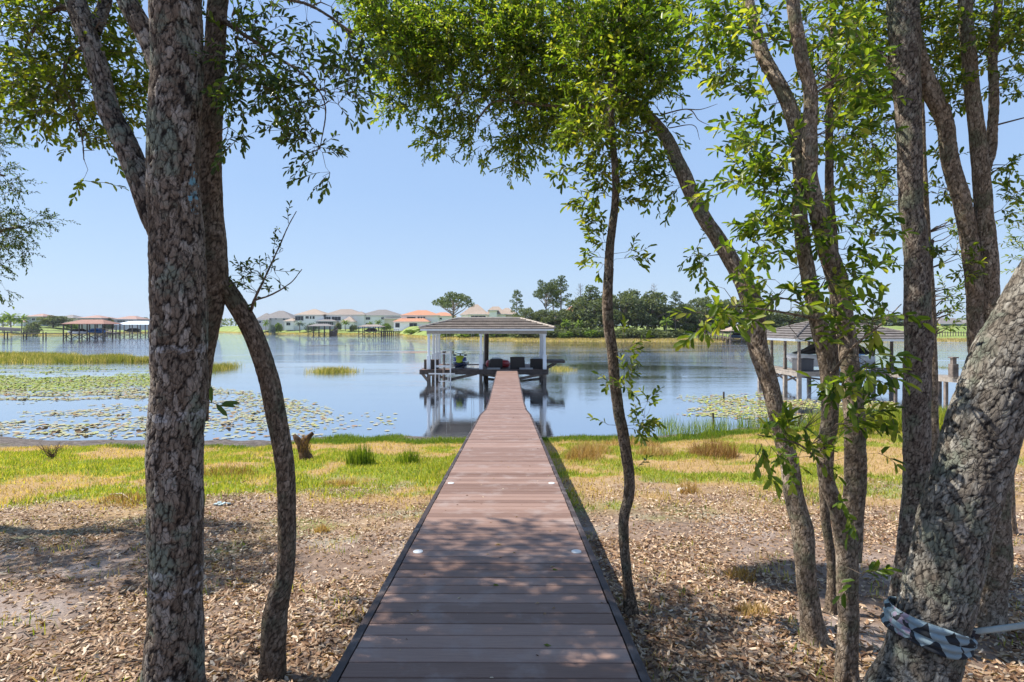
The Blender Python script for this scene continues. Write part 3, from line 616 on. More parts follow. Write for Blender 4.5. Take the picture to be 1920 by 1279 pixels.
def jetski():
    r = empty('jet_ski', (-4.0, 45.0, 1.02), 'lime and navy jet ski facing out on its lift inside the boathouse', 'jet ski')
    def sec(y, w, zb, zc, zt, wt): return [(-wt, y, zt), (-w, y, zc), (-w * .55, y, zb), (w * .55, y, zb), (w, y, zc), (wt, y, zt)]
    navy = simple('navy_hull', (.012, .02, .06), .25); lime = simple('lime_hood', (.48, .55, .03), .25, var=.05); blk = simple('black_rubber', (.015, .015, .017), .6)
    q = MB(); q.loft([sec(-1.65, .05, .32, .40, .46, .04), sec(-1.3, .42, .10, .34, .48, .34), sec(-.6, .60, 0, .30, .50, .50), (sec(.6, .62, 0, .30, .48, .52)), sec(1.6, .56, .04, .28, .42, .48)]); q.build('hull', navy, r, True, False)
    q = MB(); q.loft([sec(-1.45, .06, .46, .50, .54, .04), sec(-1.1, .30, .46, .60, .78, .18), sec(-.6, .40, .48, .74, .98, .26), sec(-.25, .34, .48, .74, .95, .2)]); q.build('hood', lime, r, True, False)
    for s in (-1, 1):
        q = MB(); q.loft([[(s * .22, -1.15, .60), (s * .34, -1.15, .56), (s * .36, -1.15, .66), (s * .25, -1.15, .74)], [(s * .34, -.5, .64), (s * .52, -.5, .58), (s * .5, -.5, .80), (s * .36, -.5, .88)]]); q.build('side_fairing', simple('blue_fairing', (.02, .05, .28), .3), r, False, False)
        q = MB(); q.tube([(s * .30, -.42, 1.0), (s * .52, -.42, 1.02)], .05, 8); q.box((s * .42, -.46, 1.0), (.16, .05, .11), bev=.015); q.build('mirror', navy, r, False, False)
    q = MB(); q.tube([(-.40, -.15, 1.20), (-.14, -.12, 1.12), (.14, -.12, 1.12), (.40, -.15, 1.20)], .022, 8); q.tube([(0, -.25, .9), (0, -.12, 1.12)], .05, 8); q.build('handlebar', blk, r, False, False)
    q = MB(); q.loft([sec(-.1, .18, .48, .6, .82, .12), sec(.5, .22, .48, .62, .80, .16), sec(1.4, .20, .46, .6, .74, .15)]); q.build('seat', blk, r, True, False)
    c = MB()
    for x in (-.35, .35): c.box((x, 0, -.03), (.12, 2.8, .1))
    for y in (-1.2, 1.2): c.box((0, y, -.12), (1.9, .1, .08))
    for sx in (-.95, .95):
        for sy in (-1.2, 1.2): c.tube([(sx, sy, -.12), (sx, sy, 3.0)], .012, 6)
    c_ = empty('lift_cradle', (-4.0, 45.0, 1.02), 'grey lift cradle with thin cables carrying the jet ski', 'boat lift'); 
    k = c.v; cr = MB(); c.build('cradle', M['alu'], c_, False, False)
jetski()
wicker = simple('dark_wicker', (.022, .017, .016), .75, scale=40, var=.4, bump=.01); cush = simple('grey_cushion', (.36, .40, .42), .9, scale=10, var=.06)
def chair(x, y, rz, label, w_=.82, hb=.74, big=False):
    r = empty('patio_armchair', (x, y, DZ), label, 'armchair', None if big else 'dark wicker armchairs on the boathouse deck', rz)
    q = MB(); q.box((0, 0, .20), (w_ - .02, .70, .36), bev=.02); q.build('seat', wicker, r, False, False)
    q = MB(); q.box((0, -.34, hb / 2 + .02), (w_, .12, hb), bev=.03); q.build('backrest', wicker, r, False, False)
    for s in (-1, 1):
        q = MB(); q.box((s * (w_ / 2 - .05), .06, .31), (.11, .66, .58), bev=.03); q.build('arm', wicker, r, False, False)
    q = MB(); q.box((0, .04, .44), (w_ - .24, .6, .12), bev=.04); q.build('seat_cushion', cush, r, False, False)
    q = MB(); q.box((.02, -.22, .66), (w_ - .26, .13, .40), rz=.05, tilt=Matrix.Rotation(-.2, 3, 'X'), bev=.05); q.build('back_cushion', cush, r, False, False)
chair(-1.25, 43.75, .22, 'left dark wicker armchair seen from behind, beside the red inflatable', .95)
chair(.42, 43.6, -.05, 'middle and tallest dark wicker armchair seen from behind, straight beyond the boardwalk', 1.08, .90)
chair(1.95, 43.85, -.3, 'right dark wicker armchair seen from behind, beside the right corner post', 1.0)
q = MB(); ring = []
for k in range(25):
    a = k / 24 * 2 * math.pi; ring.append((-1.15 + .92 * math.cos(a), 44.7, DZ + .33 + 0 * a))
t_ = MB()
for k in range(24):
    pass
nn = 28; mm = 12; vs = []; fs = []
for a in range(nn):
    A = 2 * math.pi * a / nn
    for b in range(mm):
        B_ = 2 * math.pi * b / mm; r_ = .70 + .27 * math.cos(B_); vs.append((-1.1 + r_ * math.cos(A), 45.1 + r_ * math.sin(A), DZ + .30 + .29 * math.sin(B_)))
        fs.append((a * mm + b, ((a + 1) % nn) * mm + b, ((a + 1) % nn) * mm + (b + 1) % mm, a * mm + (b + 1) % mm))
t_.add(vs, fs); thing('towable_tube', t_, simple('red_vinyl', (.42, .03, .035), .35, var=.08), 'red round inflatable tube lying behind the left armchair', 'inflatable tube', smooth=True)
for x, wd, lb in ((-1.35, .95, 'light grey ramp board left of where the boardwalk meets the deck'), (1.05, 1.0, 'light grey ramp board right of where the boardwalk meets the deck')):
    q = MB(); q.box((0, 0, 0), (wd, .5, .05), tilt=Matrix.Rotation(.12, 3, 'X'), bev=.01); q.v = [(v[0] + x, v[1] + 42.9, v[2] + DZ + .07) for v in q.v]
    thing('ramp_board', q, simple('grey_board', (.38, .36, .34), .6), lb, 'ramp')
# ------------------------------------------------ neighbour's boathouse to the right, with its dock
M['grey_deck'] = simple('grey_deck_board', (.23, .20, .17), .85, scale=4, var=.2)
M['tile_grey'] = tile_mat('grey_tile', (.105, .09, .08), (.14, .12, .11), (.20, .18, .16))
M['boat_white'] = simple('white_gelcoat', (.7, .72, .74), .25, var=.04); M['black_canvas'] = simple('black_canvas', (.02, .02, .023), .8, scale=5, var=.4)
nb = empty('boathouse', (22, 39, 0), 'open boathouse with grey tiled hip roof standing in the lake behind the right hand trees', 'boathouse')
NX0, NX1, NY0, NY1, ND = 19.1, 27.2, 38.8, 45.4, 1.2
q = MB(); q.box(((NX0 + NX1) / 2, NY0 + .8, ND - .04), (NX1 - NX0, 1.6, .08), bev=.01); q.box((NX0 + .65, (NY0 + NY1) / 2 + .8, ND - .04), (1.3, NY1 - NY0 - 1.61, .08), bev=.01); q.box((NX1 - .5, (NY0 + NY1) / 2 + .8, ND - .04), (1., NY1 - NY0 - 1.61, .08), bev=.01)
q.build('deck', M['grey_deck'], nb)
q = MB(); q.box(((NX0 + NX1) / 2, NY0 + .03, ND - .21), (NX1 - NX0 - .02, .05, .25)); q.box((NX0 + .05, (NY0 + NY1) / 2, ND - .21), (.05, NY1 - NY0 - .1, .25)); q.build('fascia', M['grey_deck'], nb)
for x in (19.35, 23.2, 26.9):
    for y in (39.0, 41.0, 43.1, 45.2):
        if x == 23.2 and y in (41.0, 43.1): continue
        q = MB(); q.box((x, y, 2.4), (.15, .15, 2.4)); q.box((x, y, 1.6), (.2, .2, .8)); q.build('post', M['timber'], nb)
        q = MB(); q.box((x, y, .25), (.24, .24, 1.74)); q.build('pile', M['grey_deck'], nb)
q = MB()
for (a, b) in ((39.1, 41), (41.1, 43)): q.bar((19.4, a, .9), (19.4, b, .4), .06, .12); q.bar((19.45, a, .4), (19.45, b, .9), .06, .12)
q.bar((19.5, 39.1, .85), (23, 39.1, .35), .06, .12); q.build('brace', M['dark_timber'], nb)
q = MB(); hip_roof(q, 18.7, 27.6, 38.2, 46.0, 3.42, 1.12, 3.0, course=.6, thick=.07, lip=.02); r_ = q.build('roof', M['tile_grey'], nb)
q = MB(); ridge_caps(q, [((21.7, 42.1, 4.60), (24.6, 42.1, 4.60)), ((18.7, 38.2, 3.5), (21.7, 42.1, 4.6)), ((27.6, 38.2, 3.5), (24.6, 42.1, 4.6)), ((18.7, 46, 3.5), (21.7, 42.1, 4.6))], .08); q.build('ridge_tiles', M['tile_grey'], r_)
q = MB(); q.box((23.15, 38.24, 3.33), (8.8, .03, .17)); q.box((23.15, 45.96, 3.33), (8.8, .03, .17)); q.box((18.76, 42.1, 3.33), (.03, 7.6, .17)); q.box((27.54, 42.1, 3.33), (.03, 7.6, .17)); q.build('gutter_board', M['white_paint'], nb)
q = MB(); q.box((23.15, 42.1, 3.40), (8.7, 7.65, .02)); q.build('soffit', M['grey_deck'], nb)
q = MB(); q.box((19.9, 39.6, ND + .40), (1.0, 1.0, .78), bev=.03); q.box((19.9, 39.6, ND + .82), (1.06, 1.06, .07), bev=.02)
thing('deck_box', q, simple('charcoal_plastic', (.045, .045, .05), .6), 'charcoal cube storage box on the front left corner of the grey roofed boathouse deck', 'storage box')
bt = empty('covered_boat', (23.3, 42.6, 1.3), 'white motorboat under a black cover inside the grey roofed boathouse', 'boat')
def bsec(x, w, zb, zt): return [(x, -w, zt), (x, -w * .92, (zb + zt) / 2), (x, -w * .3, zb), (x, w * .3, zb), (x, w * .92, (zb + zt) / 2), (x, w, zt)]
q = MB(); q.loft([bsec(-3.1, .08, .55, .95), bsec(-2.6, .6, .2, .92), bsec(-1.6, 1.05, 0, .85), bsec(1.0, 1.15, -.05, .8), bsec(2.8, 1.05, 0, .78)]); q.build('hull', M['boat_white'], bt, True, False)
q = MB(); q.loft([bsec(-2.5, .45, .93, .98), bsec(-1.4, .9, .9, 1.25), bsec(-.6, .8, .95, 1.75), bsec(.5, .85, .95, 1.6), bsec(1.6, .85, .9, 1.75), bsec(2.6, .8, .85, 1.05)])
q.build('cover', M['black_canvas'], bt, True, False)
dk = empty('side_dock', (24.5, 30, 0), 'narrow grey dock on posts running from the grey roofed boathouse back to the right bank', 'dock')
q = MB(); q.bar((25.4, 38.75, ND - .05), (23.6, 19.0, ND + .75 - .05), 1.35, .1); q.build('deck', M['grey_deck'], dk)
q = MB()
for s in (-.7, .7): q.bar((25.4 + s, 38.75, ND - .18), (23.6 + s, 19.0, ND + .57), .06, .22)
q.build('fascia', M['grey_deck'], dk)
for k, t in enumerate(np.linspace(.08, .95, 8)):
    y = 38.75 + (19 - 38.75) * t; x = 25.4 - 1.8 * t; z = ND + .75 * t
    for s in (-.62, .62):
        tall = k in (3,)
        q = MB(); q.box((x + s, y, (z - 1.6) / 2 if not tall else (z + 1.0 - .7) / 2), (.16, .16, (z + 1.2) if not tall else z + 1.75)); 
        q.build('post', M['timber'], dk)
def bollard(x, y, z, lb):
    q = MB(); q.box((x, y, z + .35), (.34, .34, .72), bev=.02); q.box((x, y, z + .86), (.2, .2, .32)); q.box((x, y, z + 1.05), (.34, .34, .07), bev=.01)
    for k in range(4):
        for s in (-1, 1): q.box((x - .12 + k * .08, y + s * .17, z + .36), (.03, .014, .62))
    thing('dock_post_light', q, M['timber'], lb, 'dock post', base=(x, y, z))
bollard(23.95, 31.4, 1.5, 'left of the two capped square posts on the grey side dock'); bollard(24.0, 29.9, 1.55, 'right and nearer of the two capped square posts on the grey side dock')
q = MB()
for x in (21.6, 22.6):
    q.tube([(x, 37.6, ND - .4), (x, 37.6, ND + 1.25)], .035, 8)
q.tube([(21.4, 37.6, ND + 1.2), (22.9, 37.6, ND + 1.2)], .035, 8); q.tube([(21.6, 37.6, ND + .7), (22.6, 37.6, ND + .7)], .03, 8); q.box((22.1, 37.7, ND + .2), (1.5, .5, .12))
thing('dock_ladder_rail', q, simple('blue_steel', (.06, .13, .25), .5), 'blue tubular rail beside the grey roofed boathouse', 'rail', base=(22, 37.6, 0))

# ------------------------------------------------ near trees
def gbase(x, y): return (x, y, gzf(x, y))
def pts(l): return [P(*a[:3]) for a in l]
def stem_px(tr, l, **kw):
    """l: (px, py, d, width_px)"""
    tr.stem([P(a[0], a[1], a[2]) for a in l], [a[3] / 2 / F * a[2] for a in l], **kw)
OAK = 'tree'
# T1 ------------------------------------------------ great trunk at left
t1 = Tree('oak_tree', gbase(P(322, 1400, 3.0).x, 3.0), 'thick straight oak at left with mottled lichen bark and a blue paint smear', OAK, M['bark_grey'], 11, cell=(.036, .075), amp=.0055, lump=.035, res=.0085)
t1.rscale = 0.95; t1.dense = 1.5
b = t1.base
t1.stem([(b.x - .01, 3.0, b.z - .15), P(324, 1279, 3.0), P(330, 1100, 3.0), P(329, 900, 3.0), P(333, 700, 3.0), P(332, 520, 3.0), P(328, 400, 3.0), P(327, 250, 3.0), P(329, 100, 3.0), P(330, -40, 3.0), P(340, -300, 3.05), P(330, -600, 3.1), P(350, -900, 3.2)],
        [.19, .158, .140, .147, .148, .146, .139, .134, .136, .137, .12, .10, .06])
t1.rscale = .86
stem_px(t1, [(318, 470, 3.06, 50), (284, 395, 3.08, 58), (258, 325, 3.1, 54), (232, 262, 3.12, 50), (203, 205, 3.15, 46), (190, 150, 3.18, 42), (172, 85, 3.2, 42), (152, 30, 3.25, 44), (132, -40, 3.3, 40), (110, -200, 3.4, 34), (40, -400, 3.6, 24)])
stem_px(t1, [(310, 150, 3.05, 50), (278, 70, 3.08, 44), (248, 20, 3.1, 44), (228, -30, 3.14, 42), (190, -200, 3.3, 36), (160, -420, 3.5, 24)])
stem_px(t1, [(175, 60, 3.24, 30), (195, 10, 3.4, 26), (220, -80, 3.6, 22), (330, -260, 4.2, 16)])
stem_px(t1, [(150, 10, 3.3, 16), (100, 20, 3.4, 9), (60, 60, 3.45, 6), (40, 120, 3.5, 4)])
stem_px(t1, [(196, 110, 3.2, 9), (150, 90, 3.3, 6), (120, 140, 3.35, 5), (150, 240, 3.35, 3), (158, 300, 3.35, 2.2)])
t1.crown([(40, 30, 120, 80, 3.5, .5, 90), (190, 50, 90, 70, 3.6, .4, 75), (120, 130, 90, 60, 3.4, .3, 60), (10, 150, 60, 60, 3.5, .3, 40), (180, 190, 55, 50, 3.5, .3, 42), (100, 200, 60, 40, 3.4, .2, 30), (170, 255, 40, 25, 3.4, .1, 14), (25, 230, 22, 20, 3.4, .1, 5),
           (245, 190, 30, 60, 3.6, .2, 16), (250, 100, 40, 90, 3.8, .3, 24), (165, 342, 14, 12, 3.35, .05, 2), (60, -70, 200, 70, 3.6, .7, 70), (300, -120, 160, 70, 3.5, .8, 50)], size=.046, n=11, L=.19)
t1.crown([(130, -170, 300, 110, 5.0, 1.7, 1000), (-60, -300, 320, 200, 4.3, 1.2, 130), (0, -250, 240, 110, 4.1, .8, 300), (-260, 60, 160, 160, 4.0, .8, 60)], size=.062, n=12, L=.26)
for p_, d_2, sz in ((P(383, 752, 2.86), Vector((1, -.1, .05)), .075),):
    t1.twigs.tube([P(380, 750, 2.88), P(400, 756, 2.8), P(418, 762, 2.78)], [.003, .002, .0015], 4, False)
    for a, dd in ((P(397, 757, 2.8), Vector((-.05, 0, 1))), (P(405, 758, 2.8), Vector((.9, -.3, -.75))), (P(414, 757, 2.8), Vector((1, .2, .05))), (P(410, 760, 2.8), Vector((.5, .5, -.1)))):
        t1.leaves.append((a, dd.normalized(), Vector((.1, -.8, .5)).normalized(), .085, .3, .1))
t1.finish(M['leaf_oak'])
# T2 ------------------------------------------------ bowed trunk right of it
t2 = Tree('oak_tree', gbase(P(512, 1290, 3.4).x, 3.4), 'slender bowed oak with a swollen foot, curving up behind the thick left trunk', OAK, M['bark_dark'], 23, cell=(.02, .03), amp=.003, lump=.05)
t2.rscale = 0.68; t2.dense = 1.5
b = t2.base
t2.stem([(b.x, 3.4, b.z - .12), P(513, 1279, 3.4), P(513, 1225, 3.4), P(516, 1165, 3.4), P(523, 1120, 3.4), P(535, 1070, 3.4), P(538, 960, 3.4), P(533, 860, 3.4), P(511, 745, 3.4), P(482, 645, 3.38), P(455, 590, 3.36), P(424, 542, 3.32), P(398, 505, 3.3), P(393, 440, 3.3)],
        [.11, .098, .102, .112, .100, .078, .080, .083, .088, .086, .085, .082, .08, .07])
t2.rscale = .92
stem_px(t2, [(372, 790, 3.3, 40), (372, 700, 3.3, 50), (381, 610, 3.3, 62), (394, 520, 3.3, 66), (396, 470, 3.3, 58), (393, 380, 3.3, 46), (395, 280, 3.3, 44), (400, 180, 3.3, 44), (405, 90, 3.3, 42), (410, 0, 3.3, 40), (425, -120, 3.3, 38), (470, -300, 3.5, 30), (560, -480, 3.8, 20)])
stem_px(t2, [(408, 30, 3.3, 14), (450, 60, 3.2, 9), (510, 100, 3.15, 6), (580, 150, 3.1, 4), (610, 200, 3.1, 3), (600, 280, 3.1, 2)])
stem_px(t2, [(410, -20, 3.3, 14), (490, -10, 3.2, 9), (580, 10, 3.15, 6), (660, 60, 3.1, 4)])
t2.crown([(470, 50, 60, 80, 3.2, .3, 38), (550, 60, 70, 80, 3.2, .3, 55), (620, 60, 60, 70, 3.15, .3, 42), (520, 150, 70, 60, 3.1, .2, 38), (590, 160, 60, 60, 3.1, .2, 34), (640, 150, 45, 50, 3.1, .2, 18), (668, 95, 35, 30, 3.1, .1, 9),
           (560, 225, 45, 35, 3.1, .1, 14), (595, 275, 22, 30, 3.1, .08, 7), (612, 330, 16, 16, 3.1, .05, 3), (440, 180, 30, 70, 3.1, .2, 14), (435, 260, 25, 30, 3.05, .1, 4), (440, 100, 40, 70, 3.4, .2, 22),
           (600, -60, 140, 60, 3.3, .4, 60)], size=.046, n=10, L=.18)
t2.crown([(480, -280, 320, 170, 3.9, 1.1, 150), (800, -260, 260, 150, 4.2, 1.0, 70)], size=.055, n=12, L=.26)
stem_px(t2, [(468, 590, 3.36, 8), (478, 560, 3.3, 5), (497, 520, 3.28, 4), (520, 470, 3.25, 3), (540, 425, 3.25, 2), (556, 396, 3.25, 1.5)])
stem_px(t2, [(480, 562, 3.3, 4), (510, 552, 3.28, 3), (545, 530, 3.28, 2), (566, 505, 3.28, 1.4)])
t2.crown([(462, 520, 16, 26, 3.28, .05, 9), (500, 505, 22, 24, 3.27, .05, 7), (525, 455, 14, 20, 3.25, .04, 3), (495, 545, 22, 8, 3.28, .05, 4), (545, 420, 8, 12, 3.25, .04, 1)], size=.032, n=6, L=.10, droop=-.1, thin=.0015)
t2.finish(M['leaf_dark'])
# left out-of-view oak
t0 = Tree('oak_tree', gbase(-8.6, 7.5), 'oak whose fine dark leafy sprays reach in at the left edge, trunk beyond the view', OAK, M['bark_dark'], 31, amp=.004, res=.03)
t0.rscale = 1; t0.dense = 1.5
b = t0.base
t0.stem([(b.x, 7.5, b.z - .1), (b.x + .1, 7.5, 3.0), (b.x + .5, 7.6, 5), (b.x + .2, 7.7, 8)], [.2, .16, .13, .06])
stem_px(t0, [(-240, 480, 7.6, 18), (-120, 470, 7.8, 12), (-30, 440, 7.9, 8), (40, 425, 8, 5)])
stem_px(t0, [(-240, 380, 7.6, 16), (-120, 340, 7.8, 10), (-40, 320, 7.9, 6), (10, 330, 8, 4)])
t0.crown([(15, 430, 45, 35, 8, .3, 80), (80, 412, 26, 12, 8, .1, 14), (-10, 480, 30, 40, 8, .3, 38), (20, 350, 26, 18, 8, .2, 22), (5, 265, 24, 16, 8, .2, 20), (5, 315, 16, 12, 8, .2, 8), (45, 475, 20, 12, 8, .1, 8), (-100, 350, 110, 170, 8, .7, 190), (-160, 100, 140, 140, 8, .8, 100), (0, 545, 20, 12, 8, .1, 6)], size=.042, n=12, L=.22)
t0.crown([(-420, -60, 260, 150, 7.2, 1.3, 560)], size=.075, n=12, L=.3)
t0.finish(M['leaf_dark'])
# T3 ------------------------------------------------ thin straight trunk
t3 = Tree('oak_tree', gbase(P(1182, 1150, 4.43).x, 4.43), 'thin upright oak with small leafy tufts up its stem, standing just right of the boardwalk', OAK, M['bark_dark'], 41, cell=(.016, .03), amp=.003, res=.010, lump=.09)
t3.rscale = 0.72; t3.dense = 1.5
b = t3.base
t3.stem([(b.x + .01, 4.43, b.z - .1), (b.x, 4.43, b.z + .05), P(1176, 1080, 4.43), P(1170, 980, 4.43), P(1180, 910, 4.43), P(1170, 820, 4.43), P(1156, 740, 4.43), P(1147, 660, 4.43), P(1139, 590, 4.43), P(1141, 520, 4.43), P(1148, 430, 4.43), P(1154, 350, 4.43), P(1150, 270, 4.43), P(1145, 180, 4.5), P(1160, 60, 4.6), P(1180, -120, 4.7)],
        [.085, .072, .056, .056, .060, .062, .060, .060, .063, .055, .046, .04, .036, .03, .024, .012])
t3.crown([(1120, 180, 70, 70, 4.6, .4, 70), (1100, 255, 60, 45, 4.5, .3, 46), (1165, 255, 50, 50, 4.5, .3, 42), (1145, 320, 50, 34, 4.45, .2, 26), (1065, 322, 26, 14, 4.45, .1, 5), (1110, 372, 34, 14, 4.43, .1, 9), (1115, 440, 26, 40, 4.43, .1, 10), (1180, 478, 22, 10, 4.43, .08, 4), (1120, 500, 14, 30, 4.43, .1, 4), (1175, 360, 26, 26, 4.43, .1, 8), (1200, 310, 30, 30, 4.43, .1, 10),
          (1170, 655, 14, 30, 4.35, .08, 4), (1180, 715, 18, 22, 4.35, .08, 4), (1195, 790, 28, 22, 4.35, .1, 10), (1215, 755, 12, 10, 4.35, .05, 2), (1150, 725, 18, 20, 4.35, .1, 3), (1188, 880, 6, 9, 4.35, .03, 1), (1142, 800, 9, 6, 4.4, .03, 1)], size=.062, n=8, L=.14, thin=.003)
t3.crown([(1120, -150, 240, 130, 4.8, .8, 120)], size=.06)
t3.finish(M['leaf_oak'])
# T4 ------------------------------------------------ leaning trunk with the central crown
t4 = Tree('oak_tree', gbase(P(1528, 1222, 3.8).x, 3.8), 'tall oak leaning left over the boardwalk with the broad bright crown', OAK, M['bark_tan'], 53, cell=(.018, .026), amp=.0026, lump=.08)
t4.rscale = 0.78
b = t4.base
t4.stem([(b.x + .03, 3.8, b.z - .1), (b.x, 3.8, b.z + .06), P(1517, 1140, 3.8), P(1508, 1060, 3.8), P(1505, 1005, 3.82), P(1490, 945, 3.85), P(1474, 850, 3.9), P(1448, 740, 3.95), P(1420, 640, 4.0), P(1408, 560, 4.05), P(1380, 500, 4.1), P(1332, 425, 4.2), P(1285, 335, 4.4), P(1250, 262, 4.6), P(1215, 215, 4.8), P(1165, 180, 5.1), P(1080, 140, 5.6), P(1020, 100, 5.8), P(965, 72, 6.), P(900, 42, 6.2), P(820, 10, 6.4), P(740, -40, 6.6)],
        [.115, .095, .083, .082, .092, .084, .076, .077, .088, .092, .078, .07, .075, .068, .06, .052, .052, .045, .036, .028, .02, .01])
stem_px(t4, [(1175, 185, 5.05, 16), (1110, 150, 5.3, 14), (1104, 100, 5.4, 11), (1085, 40, 5.6, 10), (1040, -20, 5.8, 8)])
stem_px(t4, [(1104, 100, 5.4, 10), (1125, 30, 5.5, 8), (1130, -60, 5.6, 6)])
stem_px(t4, [(1070, 135, 5.6, 11), (1000, 130, 5.8, 8), (930, 130, 5.9, 7), (880, 160, 6.0, 5), (850, 200, 6, 4)])
stem_px(t4, [(1180, 195, 5.0, 14), (1090, 200, 5.3, 10), (1000, 195, 5.6, 8), (930, 190, 5.8, 6), (890, 230, 5.8, 4)])
stem_px(t4, [(1020, 100, 5.8, 11), (1010, 30, 5.9, 8), (990, -40, 6, 6)])
stem_px(t4, [(1235, 235, 4.7, 9), (1200, 250, 4.8, 5), (1180, 240, 4.8, 3)])
for l in ([(1290, 205, 4.6, 3), (1315, 205, 4.6, 2), (1345, 195, 4.6, 1)], [(1240, 215, 4.7, 4), (1290, 205, 4.6, 3), (1310, 225, 4.6, 2), (1330, 235, 4.6, 1)], [(1255, 240, 4.7, 3), (1300, 235, 4.6, 2), (1312, 262, 4.6, 1)]):
    stem_px(t4, l, amp=.0005)
CB = [(690, 10, 50, 40, 6.2, .5, 70), (750, 50, 80, 60, 6.1, .5, 220), (840, 60, 90, 80, 6, .6, 330), (765, 120, 62, 50, 6.1, .5, 150), (930, 60, 100, 80, 6, .7, 330), (860, 165, 90, 55, 6, .5, 170), (735, 192, 30, 22, 6, .2, 22),
      (790, 185, 40, 40, 6, .3, 40), (850, 235, 40, 40, 5.9, .3, 46), (812, 262, 20, 32, 5.9, .1, 14), (930, 245, 50, 42, 5.9, .3, 50), (900, 280, 14, 26, 5.9, .1, 7), (975, 270, 40, 34, 5.8, .2, 34), (965, 312, 12, 22, 5.8, .1, 8), (1015, 230, 50, 45, 5.8, .3, 60),
      (1010, 150, 100, 80, 5.8, .6, 250), (1040, 40, 110, 70, 5.8, .6, 280), (960, 150, 60, 60, 5.9, .4, 90), (1080, 210, 70, 50, 5.4, .4, 90), (1130, 90, 80, 80, 5.0, .5, 200), (1200, 50, 80, 70, 4.8, .5, 190), (1180, 150, 70, 60, 4.7, .4, 110), (1240, 130, 50, 50, 4.5, .3, 60),
      (1235, 320, 28, 40, 4.5, .1, 14), (1265, 355, 16, 22, 4.4, .1, 4), (1312, 482, 26, 12, 4.2, .1, 7), (1240, 250, 30, 30, 4.7, .1, 8)]
t4.dense = 1.3
t4.crown(CB, size=.057, n=12, L=.21)
t4.crown([(860, -140, 340, 110, 6.1, .9, 60), (1150, -120, 220, 100, 5.4, .8, 30)], size=.055, n=12, L=.26)
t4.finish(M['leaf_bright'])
# T5 ------------------------------------------------ forked trunk right
t5 = Tree('oak_tree', gbase(P(1588, 1290, 3.3).x, 3.3), 'pale sunlit oak forking low into two crossing stems thick with big leaves', OAK, M['bark_tan'], 67, cell=(.02, .024), amp=.0028, lump=.09)
t5.rscale = 0.86; t5.dense = 0.85
b = t5.base
t5.stem([(b.x, 3.3, b.z - .1), P(1588, 1279, 3.3), P(1591, 1180, 3.3), P(1589, 1090, 3.3), P(1587, 1020, 3.3), P(1572, 960, 3.28), P(1552, 900, 3.26), P(1548, 840, 3.26), P(1556, 770, 3.26), P(1553, 700, 3.26), P(1538, 625, 3.27), P(1515, 520, 3.3), P(1500, 420, 3.34), P(1501, 320, 3.38), P(1492, 245, 3.42), P(1467, 172, 3.5), P(1430, 96, 3.6), P(1405, 10, 3.7), P(1380, -120, 3.9), P(1350, -300, 4.2)],
        [.085, .069, .066, .068, .072, .055, .050, .052, .053, .052, .055, .05, .048, .05, .05, .052, .05, .04, .03, .015])
stem_px(t5, [(1592, 1050, 3.32, 50), (1602, 960, 3.36, 44), (1604, 880, 3.38, 46), (1601, 790, 3.38, 44), (1596, 690, 3.38, 42), (1588, 620, 3.38, 42), (1572, 530, 3.36, 46), (1545, 455, 3.34, 40), (1520, 350, 3.3, 34), (1516, 262, 3.3, 34), (1519, 175, 3.3, 30), (1500, 96, 3.3, 28), (1486, 0, 3.3, 28), (1480, -150, 3.4, 24), (1520, -350, 3.6, 16)])
t5.crown([(1330, 40, 70, 60, 3.7, .3, 44), (1410, 40, 80, 60, 3.6, .4, 60), (1380, 120, 60, 50, 3.6, .3, 32), (1440, 170, 60, 60, 3.5, .3, 36), (1410, 250, 45, 40, 3.4, .2, 20), (1370, 345, 42, 14, 3.2, .1, 7), (1430, 330, 60, 40, 3.3, .2, 24), (1450, 400, 50, 40, 3.2, .2, 20), (1560, 50, 80, 70, 3.5, .4, 60), (1600, 150, 55, 60, 3.4, .3, 40), (1590, 250, 60, 60, 3.4, .3, 42),
          (1500, 400, 60, 60, 3.2, .2, 26), (1590, 350, 60, 50, 3.3, .3, 32), (1420, 460, 45, 40, 3.2, .2, 16), (1430, 540, 40, 36, 3.1, .2, 14), (1470, 300, 50, 50, 3.3, .2, 22), (1640, 430, 40, 40, 3.3, .2, 12), (1620, 500, 44, 30, 3.1, .2, 10), (1540, 480, 50, 50, 3.2, .2, 16)], size=.061, n=10, L=.17)
stem_px(t5, [(1540, 600, 3.2, 8), (1490, 590, 3.0, 5), (1430, 580, 2.9, 4), (1370, 575, 2.85, 3), (1325, 600, 2.85, 2)])
stem_px(t5, [(1560, 700, 3.2, 7), (1600, 650, 3.0, 5), (1650, 610, 2.9, 3), (1690, 570, 2.85, 2)])
stem_px(t5, [(1560, 900, 3.2, 7), (1530, 860, 3.05, 5), (1490, 830, 3.0, 3.5), (1420, 815, 2.95, 2)])
